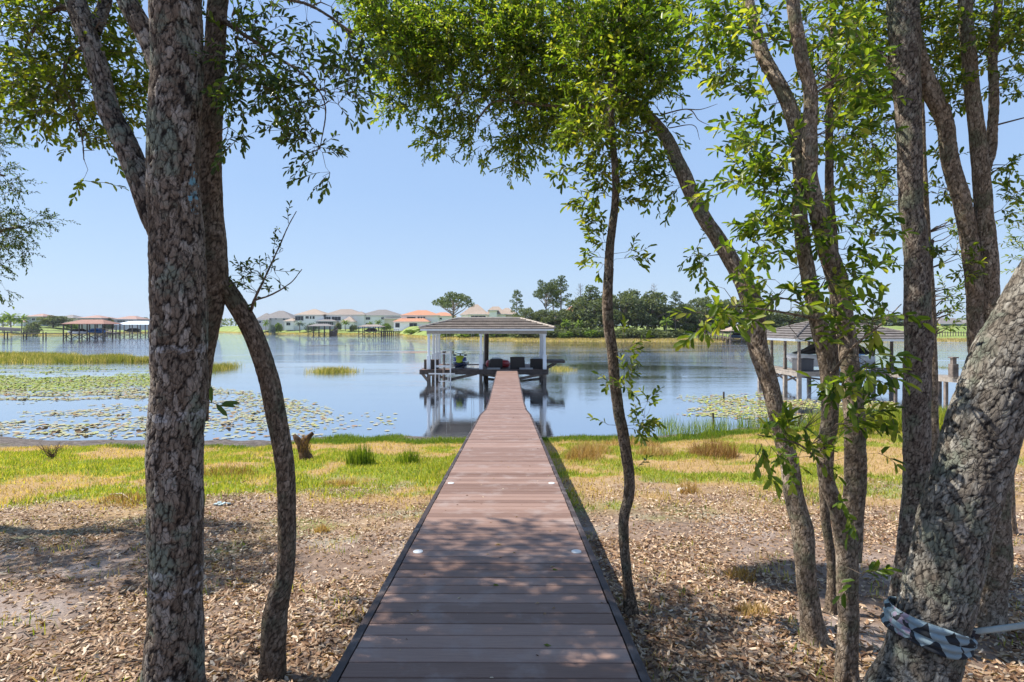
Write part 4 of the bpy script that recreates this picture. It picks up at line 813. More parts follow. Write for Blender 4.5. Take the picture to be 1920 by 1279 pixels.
t5.crown([(1370, 590, 60, 22, 2.85, .1, 12), (1320, 612, 20, 16, 2.85, .05, 3), (1410, 560, 40, 26, 2.9, .1, 8), (1490, 560, 40, 40, 3.0, .1, 9), (1600, 620, 50, 40, 2.95, .15, 16), (1650, 580, 36, 30, 2.9, .1, 9), (1640, 690, 40, 30, 2.95, .1, 10), (1570, 730, 44, 44, 2.9, .15, 16), (1630, 770, 36, 24, 2.95, .1, 8), (1590, 800, 30, 30, 3., .1, 6), (1480, 800, 46, 20, 3, .1, 9), (1440, 830, 34, 24, 2.95, .1, 6), (1500, 850, 40, 26, 3.05, .1, 10), (1545, 860, 24, 22, 3.1, .1, 5), (1440, 875, 16, 12, 2.95, .05, 2), (1660, 850, 16, 14, 2.95, .05, 2), (1570, 950, 14, 14, 3.1, .05, 3), (1612, 960, 12, 10, 3.1, .03, 2), (1618, 1075, 10, 16, 3.15, .03, 4), (1500, 640, 20, 14, 3., .05, 2), (1340, 545, 20, 16, 2.9, .05, 2)],
         size=.07, n=8, L=.14, thin=.003, wide=.42)
t5.crown([(1450, -180, 260, 130, 3.9, .8, 70)], size=.06)
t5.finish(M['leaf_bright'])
# T6 thin stem behind T5
t6 = Tree('oak_tree', gbase(P(1550, 1165, 4.4).x, 4.4), 'thin grey oak stem half hidden behind the forked sunlit oak', OAK, M['bark_dark'], 71, cell=(.016, .03), amp=.002)
t6.rscale = 0.85; t6.dense = 1.3
b = t6.base
t6.stem([(b.x, 4.4, b.z - .1), P(1558, 1140, 4.4), P(1560, 1060, 4.4), P(1548, 960, 4.4), P(1545, 880, 4.4), P(1560, 760, 4.4), P(1566, 640, 4.4), P(1564, 480, 4.4), P(1556, 370, 4.4), P(1554, 240, 4.4), P(1560, 60, 4.5), P(1570, -150, 4.6)], [.06, .045, .042, .042, .04, .04, .042, .042, .04, .034, .03, .015])
t6.crown([(1560, 0, 90, 90, 4.5, .4, 70), (1600, 120, 80, 90, 4.6, .4, 70), (1540, 220, 70, 70, 4.6, .3, 40), (1620, 300, 60, 60, 4.6, .3, 36), (1600, 400, 50, 50, 4.5, .2, 14), (1560, -160, 160, 100, 4.6, .7, 70)], size=.05, L=.2)
t6.finish(M['leaf_oak'])
# T7 ------------------------------------------------ straight trunk right
t7 = Tree('oak_tree', gbase(P(1700, 1150, 4.1).x, 4.1), 'straight oak trunk with a long scar hollow, left of the big leaning trunk', OAK, M['bark_mid'], 83, cell=(.026, .034), amp=.003, lump=.07)
t7.rscale = 0.95; t7.dense = 1.1
b = t7.base
t7.stem([(b.x, 4.1, b.z - .1), P(1702, 1120, 4.1), P(1708, 1020, 4.1), P(1716, 940, 4.1), P(1719, 840, 4.1), P(1720, 720, 4.1), P(1720, 600, 4.1), P(1716, 500, 4.1), P(1710, 380, 4.1), P(1705, 260, 4.1), P(1698, 140, 4.1), P(1696, 0, 4.1), P(1690, -150, 4.2), P(1700, -350, 4.4)], [.12, .102, .092, .092, .094, .094, .094, .09, .084, .086, .1, .113, .09, .04])
stem_px(t7, [(1722, 640, 4.2, 30), (1735, 520, 4.3, 22), (1742, 450, 4.3, 16)])
stem_px(t7, [(1700, 160, 4.1, 20), (1660, 110, 4.2, 14), (1600, 60, 4.4, 8)])
t7.crown([(1650, 60, 80, 80, 4.4, .4, 70), (1760, 30, 80, 70, 4.3, .4, 70), (1640, 180, 60, 70, 4.4, .3, 40), (1770, 110, 60, 50, 4.3, .3, 40), (1700, -170, 220, 120, 4.5, .8, 90)], size=.058, n=10, L=.2)
t7.finish(M['leaf_oak'])
t7b = Tree('oak_tree', gbase(P(1752, 1020, 5.2).x, 5.2), 'slim pale oak stem peeping out right behind the straight scarred oak', OAK, M['bark_tan'], 89, cell=(.016, .03), amp=.002)
t7b.rscale = 0.9; t7b.dense = 1.2
b = t7b.base
t7b.stem([(b.x, 5.2, b.z - .1), P(1752, 1000, 5.2), P(1754, 860, 5.2), P(1751, 740, 5.2), P(1749, 640, 5.2), P(1745, 540, 5.2), P(1738, 430, 5.2), P(1730, 250, 5.2), P(1720, 0, 5.2)], [.05, .042, .04, .04, .036, .032, .03, .028, .02])
t7b.crown([(1780, 560, 26, 40, 5.2, .2, 18), (1770, 610, 16, 20, 5.2, .1, 6), (1790, 440, 30, 50, 5.2, .2, 16), (1660, 390, 50, 40, 5.2, .3, 24), (1650, 300, 40, 50, 5.2, .3, 24)], size=.042, n=10, L=.16)
t7b.finish(M['leaf_bright'])
# T9 ------------------------------------------------ forked tree at right
t9 = Tree('oak_tree', gbase(P(1860, 1185, 4.12).x, 4.12), 'oak with two tall stems rising behind the big leaning trunk at right', OAK, M['bark_tan'], 97, cell=(.022, .03), amp=.003, lump=.08)
t9.rscale = 0.85; t9.dense = 1.8
b = t9.base
t9.stem([(b.x - .01, 4.12, b.z - .1), (b.x, 4.12, b.z + .05), P(1867, 1080, 4.12), P(1872, 980, 4.12), P(1876, 880, 4.12), P(1868, 780, 4.12), P(1856, 680, 4.12), P(1857, 590, 4.12), P(1855, 500, 4.12), P(1847, 400, 4.12), P(1838, 300, 4.12), P(1826, 200, 4.12), P(1816, 90, 4.15), P(1812, 0, 4.2), P(1800, -200, 4.4)], [.14, .115, .102, .098, .096, .098, .092, .074, .076, .07, .066, .06, .058, .056, .03])
stem_px(t9, [(1846, 700, 4.14, 44), (1832, 650, 4.15, 34), (1829, 590, 4.15, 34), (1824, 520, 4.15, 36), (1814, 440, 4.15, 36), (1800, 372, 4.15, 36), (1784, 306, 4.15, 36), (1770, 235, 4.15, 34), (1744, 175, 4.15, 38), (1722, 120, 4.15, 38), (1706, 40, 4.15, 36), (1690, -100, 4.2, 30)])
stem_px(t9, [(1845, 330, 4.14, 22), (1860, 270, 4.15, 22), (1864, 180, 4.15, 20), (1862, 80, 4.2, 18), (1880, -50, 4.2, 14)])
t9.crown([(1860, 40, 70, 70, 4.2, .4, 60), (1910, 60, 50, 60, 4.3, .4, 36), (1800, 60, 50, 60, 4.4, .3, 36), (1880, 150, 40, 30, 4.2, .2, 12), (1790, 180, 40, 30, 4.2, .2, 14), (1895, 320, 24, 20, 4.1, .1, 5), (1910, 370, 20, 16, 4.1, .1, 5), (1880, 400, 14, 12, 4.1, .1, 2), (1765, 270, 14, 40, 4.3, .1, 7), (1770, 350, 20, 30, 4.3, .1, 7), (1800, 500, 20, 24, 4.1, .1, 5), (1770, 480, 24, 14, 4.1, .1, 4), (1850, -140, 160, 100, 4.4, .8, 90), (1985, 100, 50, 200, 4.4, .5, 60)], size=.05, n=9, L=.16)
t9.finish(M['leaf_oak'])
t10 = Tree('sapling_tree', gbase(P(1897, 1012, 6.7).x, 6.7), 'thin reddish sapling stem at the right edge behind the big leaning trunk', OAK, M['bark_tan'], 101, cell=(.03, .05), amp=.002, res=.02)
b = t10.base
t10.stem([(b.x, 6.7, b.z - .1), P(1896, 980, 6.7), P(1893, 890, 6.7), P(1897, 800, 6.7), P(1920, 650, 6.7), P(1960, 500, 6.7)], [.06, .05, .045, .04, .03, .02])
t10.crown([(1960, 450, 60, 80, 6.7, .4, 60)], size=.05)
t10.finish(M['leaf_oak'])
# T8 ------------------------------------------------ big leaning trunk
t8 = Tree('oak_tree', gbase(P(1690, 1330, 2.75).x, 2.75), 'thick oak leaning right with blocky grey bark and the hammock strap tied round it', OAK, M['bark_block'], 113, cell=(.029, .042), amp=.006, lump=.03, res=.0085)
t8.rscale = 0.94
b = t8.base
t8.stem([(b.x - .05, 2.75, b.z - .15), P(1692, 1330, 2.75), P(1722, 1250, 2.75), P(1745, 1160, 2.75), P(1766, 1070, 2.75), P(1788, 990, 2.75), P(1812, 915, 2.75), P(1832, 850, 2.75), P(1852, 770, 2.75), P(1880, 690, 2.75), P(1920, 610, 2.75), P(1980, 510, 2.75), P(2060, 400, 2.75), P(2150, 260, 2.8), P(2230, 60, 2.9), P(2300, -200, 3.1)],
        [.21, .195, .18, .172, .168, .165, .166, .172, .168, .16, .155, .15, .145, .13, .1, .05])
t8.crown([(2200, 0, 200, 220, 3.3, .8, 130), (2100, -250, 260, 160, 3.6, .9, 110)], size=.055, L=.24)
t8.finish(M['leaf_oak'])
# ------------------------------------------------ hammock strap round the leaning trunk
def cloth_mat():
    t = NT('patterned_cloth'); uv = t.attr('bk').outputs['Vector']
    sp = t.n('ShaderNodeSeparateXYZ'); t.l(uv, sp.inputs[0])
    u = t.math('MULTIPLY', sp.outputs[0], 11.); v = sp.outputs[1]
    fr = t.math('FRACT', u); tri = t.math('ABSOLUTE', t.math('SUBTRACT', fr, .5)); tri = t.math('MULTIPLY', tri, 2.)
    row = t.math('GREATER_THAN', v, .5); vv = t.math('FRACT', t.math('MULTIPLY', v, 2.))
    a = t.math('GREATER_THAN', tri, vv); b = t.math('GREATER_THAN', t.math('SUBTRACT', 1., tri), vv)
    m = t.mix(row, a, b); m = t.math('MULTIPLY', m, t.math('GREATER_THAN', t.noise(t.mapping(uv, (9, 1, 0)), 1.1, 0), .40))
    c = t.mix(m, (.21, .28, .31), (.012, .015, .02))
    pu = t.math('MULTIPLY', t.math('LESS_THAN', sp.outputs[0], .10), t.math('GREATER_THAN', t.noise(t.mapping(uv, (14, 2, 0)), 2., 1), .52))
    c = t.mix(pu, c, (.23, .19, .25)); t.l(c, t.b.inputs['Base Color']); t.b.inputs['Roughness'].default_value = .85
    t.bump(t.noise(t.mapping(uv, (3, 26, 0)), 2., 4), .004, .9); return t.m
hs = empty('hammock_strap', P(1745, 1165, 2.6), 'pale blue and black triangle patterned cloth strap tied round the big leaning trunk', 'strap')
A0 = P(1738, 1180, 2.75); axis = (P(1812, 915, 2.75) - P(1722, 1250, 2.75)).normalized()
nrm = (Vector((.16, .0, 1.0))).normalized(); e1 = (Vector((1, 0, 0)) - nrm * nrm.dot(Vector((1, 0, 0)))).normalized(); e2 = nrm.cross(e1)
n1, n2 = 96, 14; vs = []; uvs = []; fs = []
for i_ in range(n1):
    a = 2 * math.pi * i_ / n1
    wd = .11 - .035 * max(0, math.cos(a)) + .01 * math.sin(3 * a)
    tilt_ = -.018 * math.cos(a) + .02
    for k in range(n2):
        s_ = k / (n2 - 1); h = (s_ - .5) * wd
        p0 = A0 + axis * (h + tilt_ * .75)
        rr_ = .174 + .007 * math.sin(s_ * 21 + math.sin(a * 2) * 2) + .003 * math.sin(s_ * 9 + a * 5) - .004 * (abs(s_ - .5) * 2) ** 6
        vs.append(p0 + (e1 * math.cos(a) + e2 * math.sin(a)) * rr_); uvs.append((((a / 6.283) - .5) % 1.0, s_, 0))
        if k < n2 - 1: fs.append((i_ * n2 + k, ((i_ + 1) % n1) * n2 + k, ((i_ + 1) % n1) * n2 + k + 1, i_ * n2 + k + 1))
me = np_mesh('wrap', [tuple(v) for v in vs], [np.array(fs)], {'bk': np.array(uvs)}, True); cl = cloth_mat(); wr = link('wrap', me, cl, hs)
md = wr.modifiers.new('thick', 'SOLIDIFY'); md.thickness = .005; md.offset = 1
K = P(1822, 1186, 2.68)
q = MB(); q.loft([[K + Vector((x_, y_, z_)) * sc for (y_, z_) in ((-.02, -.02), (-.028, 0), (-.02, .024), (.02, .024), (.028, 0), (.02, -.02))] for x_, sc in ((-.06, 1.6), (-.02, 1.3), (.02, .9), (.05, .6))])
q.build('knot', simple('dark_cloth', (.02, .014, .018), .9, bump=.003, scale=20), hs, True)
q = MB(); T_ = [P(1822, 1185, 2.66), P(1860, 1181, 2.66), P(1920, 1173, 2.64), P(2050, 1158, 2.6), P(2500, 1100, 2.4)]; secs = []
for p in T_: secs.append([p + Vector((0, -.004, -.013)), p + Vector((0, -.008, -.003)), p + Vector((0, -.003, .004)), p + Vector((0, -.006, .014)), p + Vector((0, .003, .015)), p + Vector((0, .004, -.012))])
q.loft(secs); q.build('tail', simple('pale_cloth', (.33, .38, .36), .85, scale=12, bump=.004), hs, True)

# ------------------------------------------------ small things on the bank
st = empty('tree_stump', (P(568, 850, 14.5).x, 14.5, gzf(P(568, 850, 14.5).x, 14.5)), 'small forked reddish brown dead stump with shaggy fibres near the water, beside the bowed trunk', 'stump')
sx, sy, sz = st.location; mw = simple('dead_wood', (.16, .085, .045), .95, scale=6, var=.4, bump=.02)
def sv(px, py): p = P(px, py, 14.5); return (p.x, p.y, p.z)
V, Fq, fi, ID, bk, C, r = stem_arrays([sv(580, 880), sv(572, 862), sv(568, 842), sv(575, 824), sv(586, 812)], [.22, .17, .11, .075, .05], (.08, .2), .02, .03, 5, .12)
V2, F2_, fi2, ID2, bk2, _, _ = stem_arrays([sv(568, 850), sv(564, 832), sv(556, 822), sv(551, 815)], [.11, .09, .07, .04], (.08, .2), .02, .03, 9, .12)
V3, F3_, fi3, ID3, bk3, _, _ = stem_arrays([sv(574, 862), (sv(592, 872)[0], 14.3, sv(592, 872)[2]), (sv(612, 874)[0], 14.1, sv(612, 872)[2]), (sv(622, 872)[0], 14.0, sv(622, 870)[2])], [.13, .07, .06, .03], (.08, .2), .02, .03, 12, .12)
V4, F4_, fi4, ID4, bk4, _, _ = stem_arrays([sv(590, 872), (sv(600, 880)[0], 14.1, sv(600, 880)[2]), (sv(606, 888)[0], 13.7, gzf(sv(606, 888)[0], 13.7) + .03)], [.06, .045, .03], (.08, .2), .01, .03, 13, .12)
n_a, n_b, n_c = len(V), len(V) + len(V2), len(V) + len(V2) + len(V3)
link('trunk', np_mesh('trunk', np.vstack([V, V2, V3, V4]), [np.vstack([Fq, F2_ + n_a, F3_ + n_b, F4_ + n_c])], {}, True), mw, st)
r0 = np.random.default_rng(4); nF = 700; an = r0.uniform(0, 6.28, nF); rr_ = r0.uniform(.05, .2, nF); hh = r0.uniform(0, .55, nF)
M['straw_b'] = leaf_mat('dry_blades', [(0, (.17, .09, .035)), (.5, (.33, .2, .09)), (1, (.5, .36, .18))], .3, .8, .1)
blades('fibres', sx + .05 + np.cos(an) * rr_ * (1 - hh), sy + np.sin(an) * rr_ * (1 - hh), sz + .1 + hh * .9, r0.uniform(.05, .16, nF), np.full(nF, .008), r0.random(nF) * .5, 1.4, M['straw_b'], 5, parent=st)

GREEN = leaf_mat('green_blades', [(0, (.05, .09, .012)), (.4, (.13, .19, .022)), (.7, (.32, .32, .05)), (.84, (.42, .38, .10)), (.88, (.36, .25, .12)), (1, (.50, .38, .21))], .45, .6, .2)
def tuft(name, px, py, d, rad, h, n, label, cat, mat, wd=.012, lo=0, hi=1, lean=.5, group=None):
    x = (px - 960) / F * d; g = gzf(x, d); r = np.random.default_rng(int(px * 3 + py)); a = r.uniform(0, 6.283, n); q = rad * np.sqrt(r.random(n))
    X = x + q * np.cos(a); Y = d + q * np.sin(a); H = h * r.uniform(.45, 1.1, n) * (1 - .45 * (q / rad) ** 2)
    o = blades(name, X - x, Y - d, gz(X, Y) - g - .01, H, np.full(n, wd), lo + (hi - lo) * r.random(n), lean, mat, int(px)); o.location = (x, d, g); return tag(o, label, cat, group)
def dgr(py):      # distance at which the view line of row py meets the bank
    d = 3.0
    for _ in range(60): d += (CZ - (py - 612) / F * d - gzf(0, d)) * 2.5; d = min(max(d, 2.4), 24)
    return d
tuft('reed_clump', 676, 893, 13.6, .34, .68, 420, 'tall bright green rush clump left of the boardwalk, the larger of two', 'reeds', GREEN, .014, 0, .55, .25)
tuft('reed_clump', 765, 888, 14.0, .30, .46, 260, 'smaller green rush clump close to the left edge of the boardwalk', 'reeds', GREEN, .014, 0, .55, .25)
TB = [(1338, 858, 15.2, .62, .62, 900, 'big rusty brown dry grass tussock, left of the leaning oak near the water', 0, .55), (1095, 872, 14.6, .5, .50, 500, 'straw coloured dry grass tussock just right of the boardwalk', .2, .9),
      (1110, 852, 16.2, .6, .45, 500, 'straw coloured dry grass tussock close behind the thin upright oak', .3, 1), (1226, 862, 15.3, .5, .42, 420, 'pale brown grass tussock between the thin upright oak and the rusty tussock', .2, 1),
      (1292, 945, 9.6, .15, .30, 140, 'small dry grass tuft behind the flat white stone', .2, 1), (1412, 1165, 4.4, .13, .13, 160, 'small olive grass tuft on the leaf litter left of the leaning oak foot', .5, 1), (603, 1007, 7.0, .09, .14, 110, 'tiny straw grass tuft on the leaf litter right of the bowed oak', .4, 1),
      (640, 925, 10.6, .30, .18, 200, 'low brown grass patch right of the bowed oak', .2, .8), (240, 960, 9.0, .40, .2, 260, 'low brown grass patch left of the thick left trunk', .1, .8), (1390, 1100, 5.2, .14, .16, 120, 'thin brown tuft in the dappled shade left of the leaning oak', .2, .8),
      (430, 905, 12.0, .6, .26, 320, 'orange brown low grass patch between the thick left trunk and the bowed oak', 0, .7), (1185, 835, 18.2, .9, .4, 500, 'dry reedy grass patch at the water line right of the thin upright oak', .1, .9)]
for (px, py, d, ra, h, n, lb, lo, hi) in TB: tuft('grass_tussock', px, py, d, ra, h, n, lb, 'grass tussock', M['straw_b'], .012, lo, hi, .8)
q = MB(); vs = []
for k in range(10):
    a = k * .628; vs.append((math.cos(a) * (.12 + .015 * math.sin(k * 3)), math.sin(a) * (.085 + .012 * math.cos(k * 2)), 0))
q.loft([[(v[0] * f, v[1] * f, z) for v in vs] for f, z in ((.9, -.02), (1.02, .01), (.95, .035), (.6, .048))])
x = (1276 - 960) / F * 10.0; q.v = [(v[0] + x, v[1] + 9.75, v[2] + gzf(x, 9.75) + .02) for v in q.v]
thing('stone', q, simple('pale_stone', (.6, .58, .52), .8, scale=20), 'flat whitish stone on the dry grass right of the boardwalk', 'stone', smooth=True)
q = MB(); x = (430 - 960) / F * 8.7; g = gzf(x, 8.5) + .02
for k in range(6): q.box((x - .1 + k * .04, 8.5 + .03 * math.sin(k * 2), g + .012 * (k % 2)), (.055, .05, .02), rz=k * .7, tilt=Matrix.Rotation(.4 * math.sin(k * 1.7), 3, 'X'), bev=.005)
thing('litter_wrapper', q, simple('pale_plastic', (.42, .52, .52), .4), 'crumpled pale blue scrap lying on the leaves between the two left trunks', 'litter')
def stick(name, pl, r, label, mat, cat='stick'):
    q = MB(); q.tube(pl, r, 6); return thing(name, q, mat, label, cat, base=pl[0])
def gp(px, d, dz=.02): x = (px - 960) / F * d; return (x, d, gzf(x, d) + dz)
stick('fallen_stick', [gp(206, 9.3), gp(228, 9.25, .06), gp(243, 9.1, .03), gp(252, 9.0)], [.012, .010, .008, .005], 'pale crooked stick lying on the dry grass left of the thick left trunk', simple('bleached_stick', (.5, .42, .32), .9))
stick('stake', [(P(1339, 790, 24.2).x, 24.2, -.2), (P(1338, 790, 24.2).x - .03, 24.2, .62)], [.05, .045], 'taller dark wooden stake standing in the shallows among the rushes', M['dark_timber'], 'stake')
stick('stake', [(P(1357, 742, 33.5).x, 33.5, -.2), (P(1357, 742, 33.5).x, 33.5, .45)], [.055, .05], 'short black stake standing among the right hand lily pads', M['dark_timber'], 'stake')
def deadbush(px, d, h, n, label):
    x = (px - 960) / F * d; g = gzf(x, d); q = MB(); r = random.Random(int(px))
    for _ in range(n):
        a = r.uniform(0, 6.28); sp = r.uniform(.2, 1.1) * h; p = [Vector((x, d, g))]
        for k in range(1, 5): p.append(Vector((x + math.cos(a) * sp * k / 4 + r.gauss(0, .02), d + math.sin(a) * sp * k / 4, g + h * r.uniform(.6, 1) * (k / 4) ** .8)))
        q.tube(p, [.008, .006, .005, .004, .003], 4, False)
        q.tube([p[2], p[2] + Vector((r.gauss(0, .1), r.gauss(0, .1), .12 * h / .4))], [.004, .002], 3, False)
    return thing('dead_shrub', q, mw, label, 'shrub', base=(x, d, g))
deadbush(97, 15.4, .42, 26, 'small leafless brown shrub on the grass at the left edge of the bank')
deadbush(1480, 16.5, .35, 16, 'small leafless twiggy shrub seen between the leaning oak and the forked oak')

# scattered ground cover
BD = [dgr(p) for p in (1279,)]
r = np.random.default_rng(12)
N = 300000; Y = np.sqrt(r.uniform(8.3 ** 2, 23 ** 2, N)); X = r.uniform(-.98, .98, N) * Y
b_, dk_, gr_, u_ = zones(X, Y); under = np.abs(X - walk_x(Y)) < .62
pr = b_ * (.22 + .75 * gr_ + .6 * dk_) * np.where(u_ < .15, 0, 1); keep = (r.random(N) < pr) & ~under & ~((X < -7.5) & (shore_y(X) - Y < 2.2))
X, Y, gr_, dk_, u_ = X[keep], Y[keep], gr_[keep], dk_[keep], u_[keep]; n = len(X)
rn_ = np.where(dk_ > .5, r.uniform(.05, .5, n), np.where(r.random(n) < gr_ * .9, r.uniform(.35, .84, n), r.uniform(.84, 1.0, n)))
H = np.where(dk_ > .5, r.uniform(.05, .12, n), r.uniform(.035, .10, n)) * (1 + .5 * (fbm(X * 1.3, Y * 1.3, 31, 2) > .58))
tag(blades('grass', X, Y, gz(X, Y) - .005, H, r.uniform(.008, .02, n), rn_, .8, GREEN, 3), kind='stuff')
N = 26000; Y = r.uniform(2.0, 9.5, N); X = r.uniform(-1., 1., N) * (Y + .5) * .95
cl_ = fbm(X * 3.3, Y * 3.3, 77, 2) > .67; k = cl_ & (np.abs(X - walk_x(Y)) > .8); X, Y = X[k], Y[k]; n = len(X)
tag(blades('sprouts', X, Y, gz(X, Y) - .005, r.uniform(.03, .10, n), r.uniform(.004, .009, n), np.where(r.random(n) < .5, r.uniform(.3, .7, n), r.uniform(.85, 1, n)), .7, GREEN, 8), kind='stuff')
# tall lush grass on the right bank and rushes in the shallows
N = 26000; Y = r.uniform(19.2, 25., N); X = r.uniform(.50, 1.0, N) * Y
k = (r.random(N) < sstep(.50, .58, X / Y) * sstep(.2, .45, fbm(X, Y, 9, 2)))
X, Y = X[k], Y[k]; n = len(X)
tag(blades('tall_grass', X, Y, np.maximum(gz(X, Y), -.12) - .02, r.uniform(.35, .95, n), r.uniform(.014, .03, n), r.uniform(.25, .84, n), .5, GREEN, 14), kind='stuff')
N = 3600; X = r.uniform(5.8, 13, N); Y = r.uniform(20.8, 25, N); k = fbm(X * 1.5, Y * 1.5, 19, 2) > .47; X, Y = X[k], Y[k]; n = len(X)
tag(blades('rushes', X, Y, np.maximum(gz(X, Y), -.1) - .02, r.uniform(.15, .75, n), r.uniform(.010, .02, n), r.uniform(0, .6, n), .45, GREEN, 15), kind='stuff')
REED = leaf_mat('reed_blades', [(0, (.07, .09, .018)), (.5, (.18, .19, .05)), (.75, (.34, .27, .13)), (1, (.52, .42, .26))], .4, .8, .1)
def reeds(name, n, xf, yf, h, lab, cat, wd=.04, lo=0, hi=1, thing_=True, seed=1, lean=.5, cut=None):
    r = np.random.default_rng(seed); X = xf(r, n); Y = yf(r, n, X)
    if cut is not None: k = cut(X, Y, r); X, Y = X[k], Y[k]
    n = len(X); bx, by = X.mean(), Y.mean()
    o = blades(name, X - bx, Y - by, np.full(n, -.05), h * r.uniform(.3, 1.15, n), np.full(n, wd), lo + (hi - lo) * r.random(n) * np.clip(.4 + fbm(X * .4, Y * .4, 3, 2), 0, 1), lean, REED, seed); o.location = (bx, by, 0)
    return tag(o, lab, cat) if thing_ else tag(o, kind='stuff')
reeds('marsh_grass', 42000, lambda r, n: r.uniform(-100, -42, n), lambda r, n, X: np.interp(X, [-100, -42], [82, 71.]) + r.uniform(-1, 1, n) * np.interp(X, [-100, -60, -42], [11, 8, 2.0]), .75, None, None, .05, .1, .95, False, 21, .5,
      lambda X, Y, r: (fbm(X * .15, Y * .15, 5, 3) > .36) & (X / Y < -.6))
def clump(px0, px1, d, dd, h, n, lb, seed, lo, hi):
    c = (px0 + px1) / 2; hw = (px1 - px0) / 2
    return reeds('reed_clump', n, lambda r, n: ((c - 960) + np.clip(r.normal(0, .42, n), -1, 1) * hw) / F * d, lambda r, n, X: d + r.normal(0, dd / 2, n), h, lb, 'reeds', .03, lo, hi, True, seed, .9)
clump(388, 434, 58, 3, .75, 1500, 'green and brown reed clump in the lake between the two left trunks', 31, .1, .9)
clump(578, 672, 54, 1.5, .62, 1500, 'low wispy reed clump alone in the open water left of the boathouse', 32, .2, 1)
clump(1030, 1078, 57, 2.5, .38, 700, 'low pale reed clump right of the boathouse', 33, .4, .9)
clump(1735, 1780, 60, 2, .3, 200, 'tiny reed clump in the water left of the dock posts', 34, .3, .9)
clump(1808, 1840, 58, 2, .3, 200, 'tiny reed clump in the water right of the dock posts', 35, .3, .9)
# lily pads
PAD = leaf_mat('lily_pad', [(0, (.30, .14, .045)), (.14, (.26, .19, .09)), (.28, (.34, .31, .20)), (.55, (.30, .31, .12)), (.7, (.32, .35, .05)), (1, (.20, .29, .03))], 0, .65, .25)
def pads(name, X, Y, rad, rnd, seed, lab=None):
    r = np.random.default_rng(seed); n = len(X); k = 9; th = r.uniform(0, 6.283, n)[:, None] + np.linspace(.22, 6.06, k)[None]
    tx, ty = r.normal(0, .03, n), r.normal(0, .03, n); up = (r.random(n) < .16); tx[up] *= 4; ty[up] *= 4
    cx = X[:, None] + rad[:, None] * np.cos(th); cy = Y[:, None] + rad[:, None] * np.sin(th)
    cz = .018 + np.abs(tx[:, None] * (cx - X[:, None]) + ty[:, None] * (cy - Y[:, None])) * 1.3 + r.uniform(0, .004, n)[:, None] + up[:, None] * r.uniform(0, .05, (n, 1)) * (np.cos(th * 2) > 0)
    V = np.concatenate([np.stack([X, Y, np.full(n, .012) + r.uniform(0, .006, n)], 1)[:, None], np.stack([cx, cy, cz], -1)], 1); o = (np.arange(n) * (k + 1))[:, None]
    f = np.concatenate([o + np.array([0, q + 1, q + 2]) for q in range(k - 1)])
    return link(name, np_mesh(name, V.reshape(-1, 3), [f], {'rnd': np.repeat(rnd, k + 1)}), PAD)
N = 85000; Y = r.uniform(21.8, 64, N); X = r.uniform(-.96, -.2, N) * Y
pxx = 960 + X / Y * F; cov = fbm(X * .10 + 3, Y * .10, 41, 3) * .6 + fbm(X * .35, Y * 1.3, 43, 3) * .4
lim = np.interp(pxx, [0, 280, 400, 500, 600, 650], [64, 62, 42, 37, 33, 30.]); dens = sstep(0, 4, lim - Y) * np.clip(sstep(.36, .56, cov) * np.interp(Y, [22, 26, 34, 44, 64], [.10, .42, .85, 1.0, 1.0]), 0, 1) * np.interp(pxx, [0, 280, 420, 560, 640], [1, .9, .6, .5, .12])
k = (r.random(N) < dens * .85) & (Y > shore_y(X) + .1); X, Y = X[k], Y[k]; n = len(X); gsh = sstep(36, 46, Y + (fbm(X * .2, Y * .2, 3, 2) - .5) * 14)
rn_ = np.where(r.random(n) < gsh * .85, r.uniform(.6, 1, n), np.where(r.random(n) < .8, r.uniform(.22, .62, n), r.uniform(0, .2, n)))
tag(pads('lily_pads', X, Y, r.uniform(.04, .135, n), rn_, 5), kind='stuff')
N = 9000; Y = r.uniform(25, 38, N); X = r.uniform(.24, .66, N) * Y; cov = fbm(X * .25, Y * .35, 51, 3); pxx = 960 + X / Y * F
k = (r.random(N) < sstep(.40, .6, cov) * sstep(1245, 1330, pxx) * sstep(38, 33, Y) * .8) & (Y > shore_y(X) + .6); X, Y = X[k], Y[k]; n = len(X)
tag(pads('lily_pads', X, Y, r.uniform(.04, .12, n), np.where(r.random(n) < .75, r.uniform(.25, .85, n), r.uniform(0, .25, n)), 6), kind='stuff')
def curled(px, py, s, lb):
    d = 4.24 * F / (py - 612); x = (px - 960) / F * d; q = MB(); secs = []
    for a in np.linspace(-1.2, 1.5, 7):
        secs.append([(x + s * math.sin(a) * 1.05 + .01 * j2, d + (j2 - 2) * s * .42 * math.cos(a * .7), .03 + s * (1 - math.cos(a)) * .9 + (.0 if j2 in (0, 4) else .012)) for j2 in range(5)])
    vs = [p for q_ in secs for p in q_]; fs = [(i_ * 5 + k_, i_ * 5 + k_ + 1, (i_ + 1) * 5 + k_ + 1, (i_ + 1) * 5 + k_) for i_ in range(6) for k_ in range(4)]
    q.add(vs, fs); o = thing('curled_lily_pad', q, M['pad_brown'], lb, 'lily pad', 'curled brown lily pads near the left shore', base=(x, d, 0)); m_ = o.modifiers.new('t', 'SOLIDIFY'); m_.thickness = .006
M['pad_brown'] = simple('brown_pad', (.22, .13, .045), .5, scale=8, var=.4)
for px, py, s, lb in ((78, 808, .16, 'curled brown lily pad, leftmost of the row by the left shore'), (104, 813, .12, 'small curled brown lily pad right of the leftmost one'), (152, 812, .19, 'dark curled lily pad standing up in the middle of the left shore row'), (266, 812, .18, 'curled olive brown lily pad touching the thick left trunk'), (225, 782, .13, 'lone rusty lily pad farther out in the pale pads'), (423, 801, .15, 'rusty lily pad in the water right of the thick left trunk')): curled(px, py, s, lb)

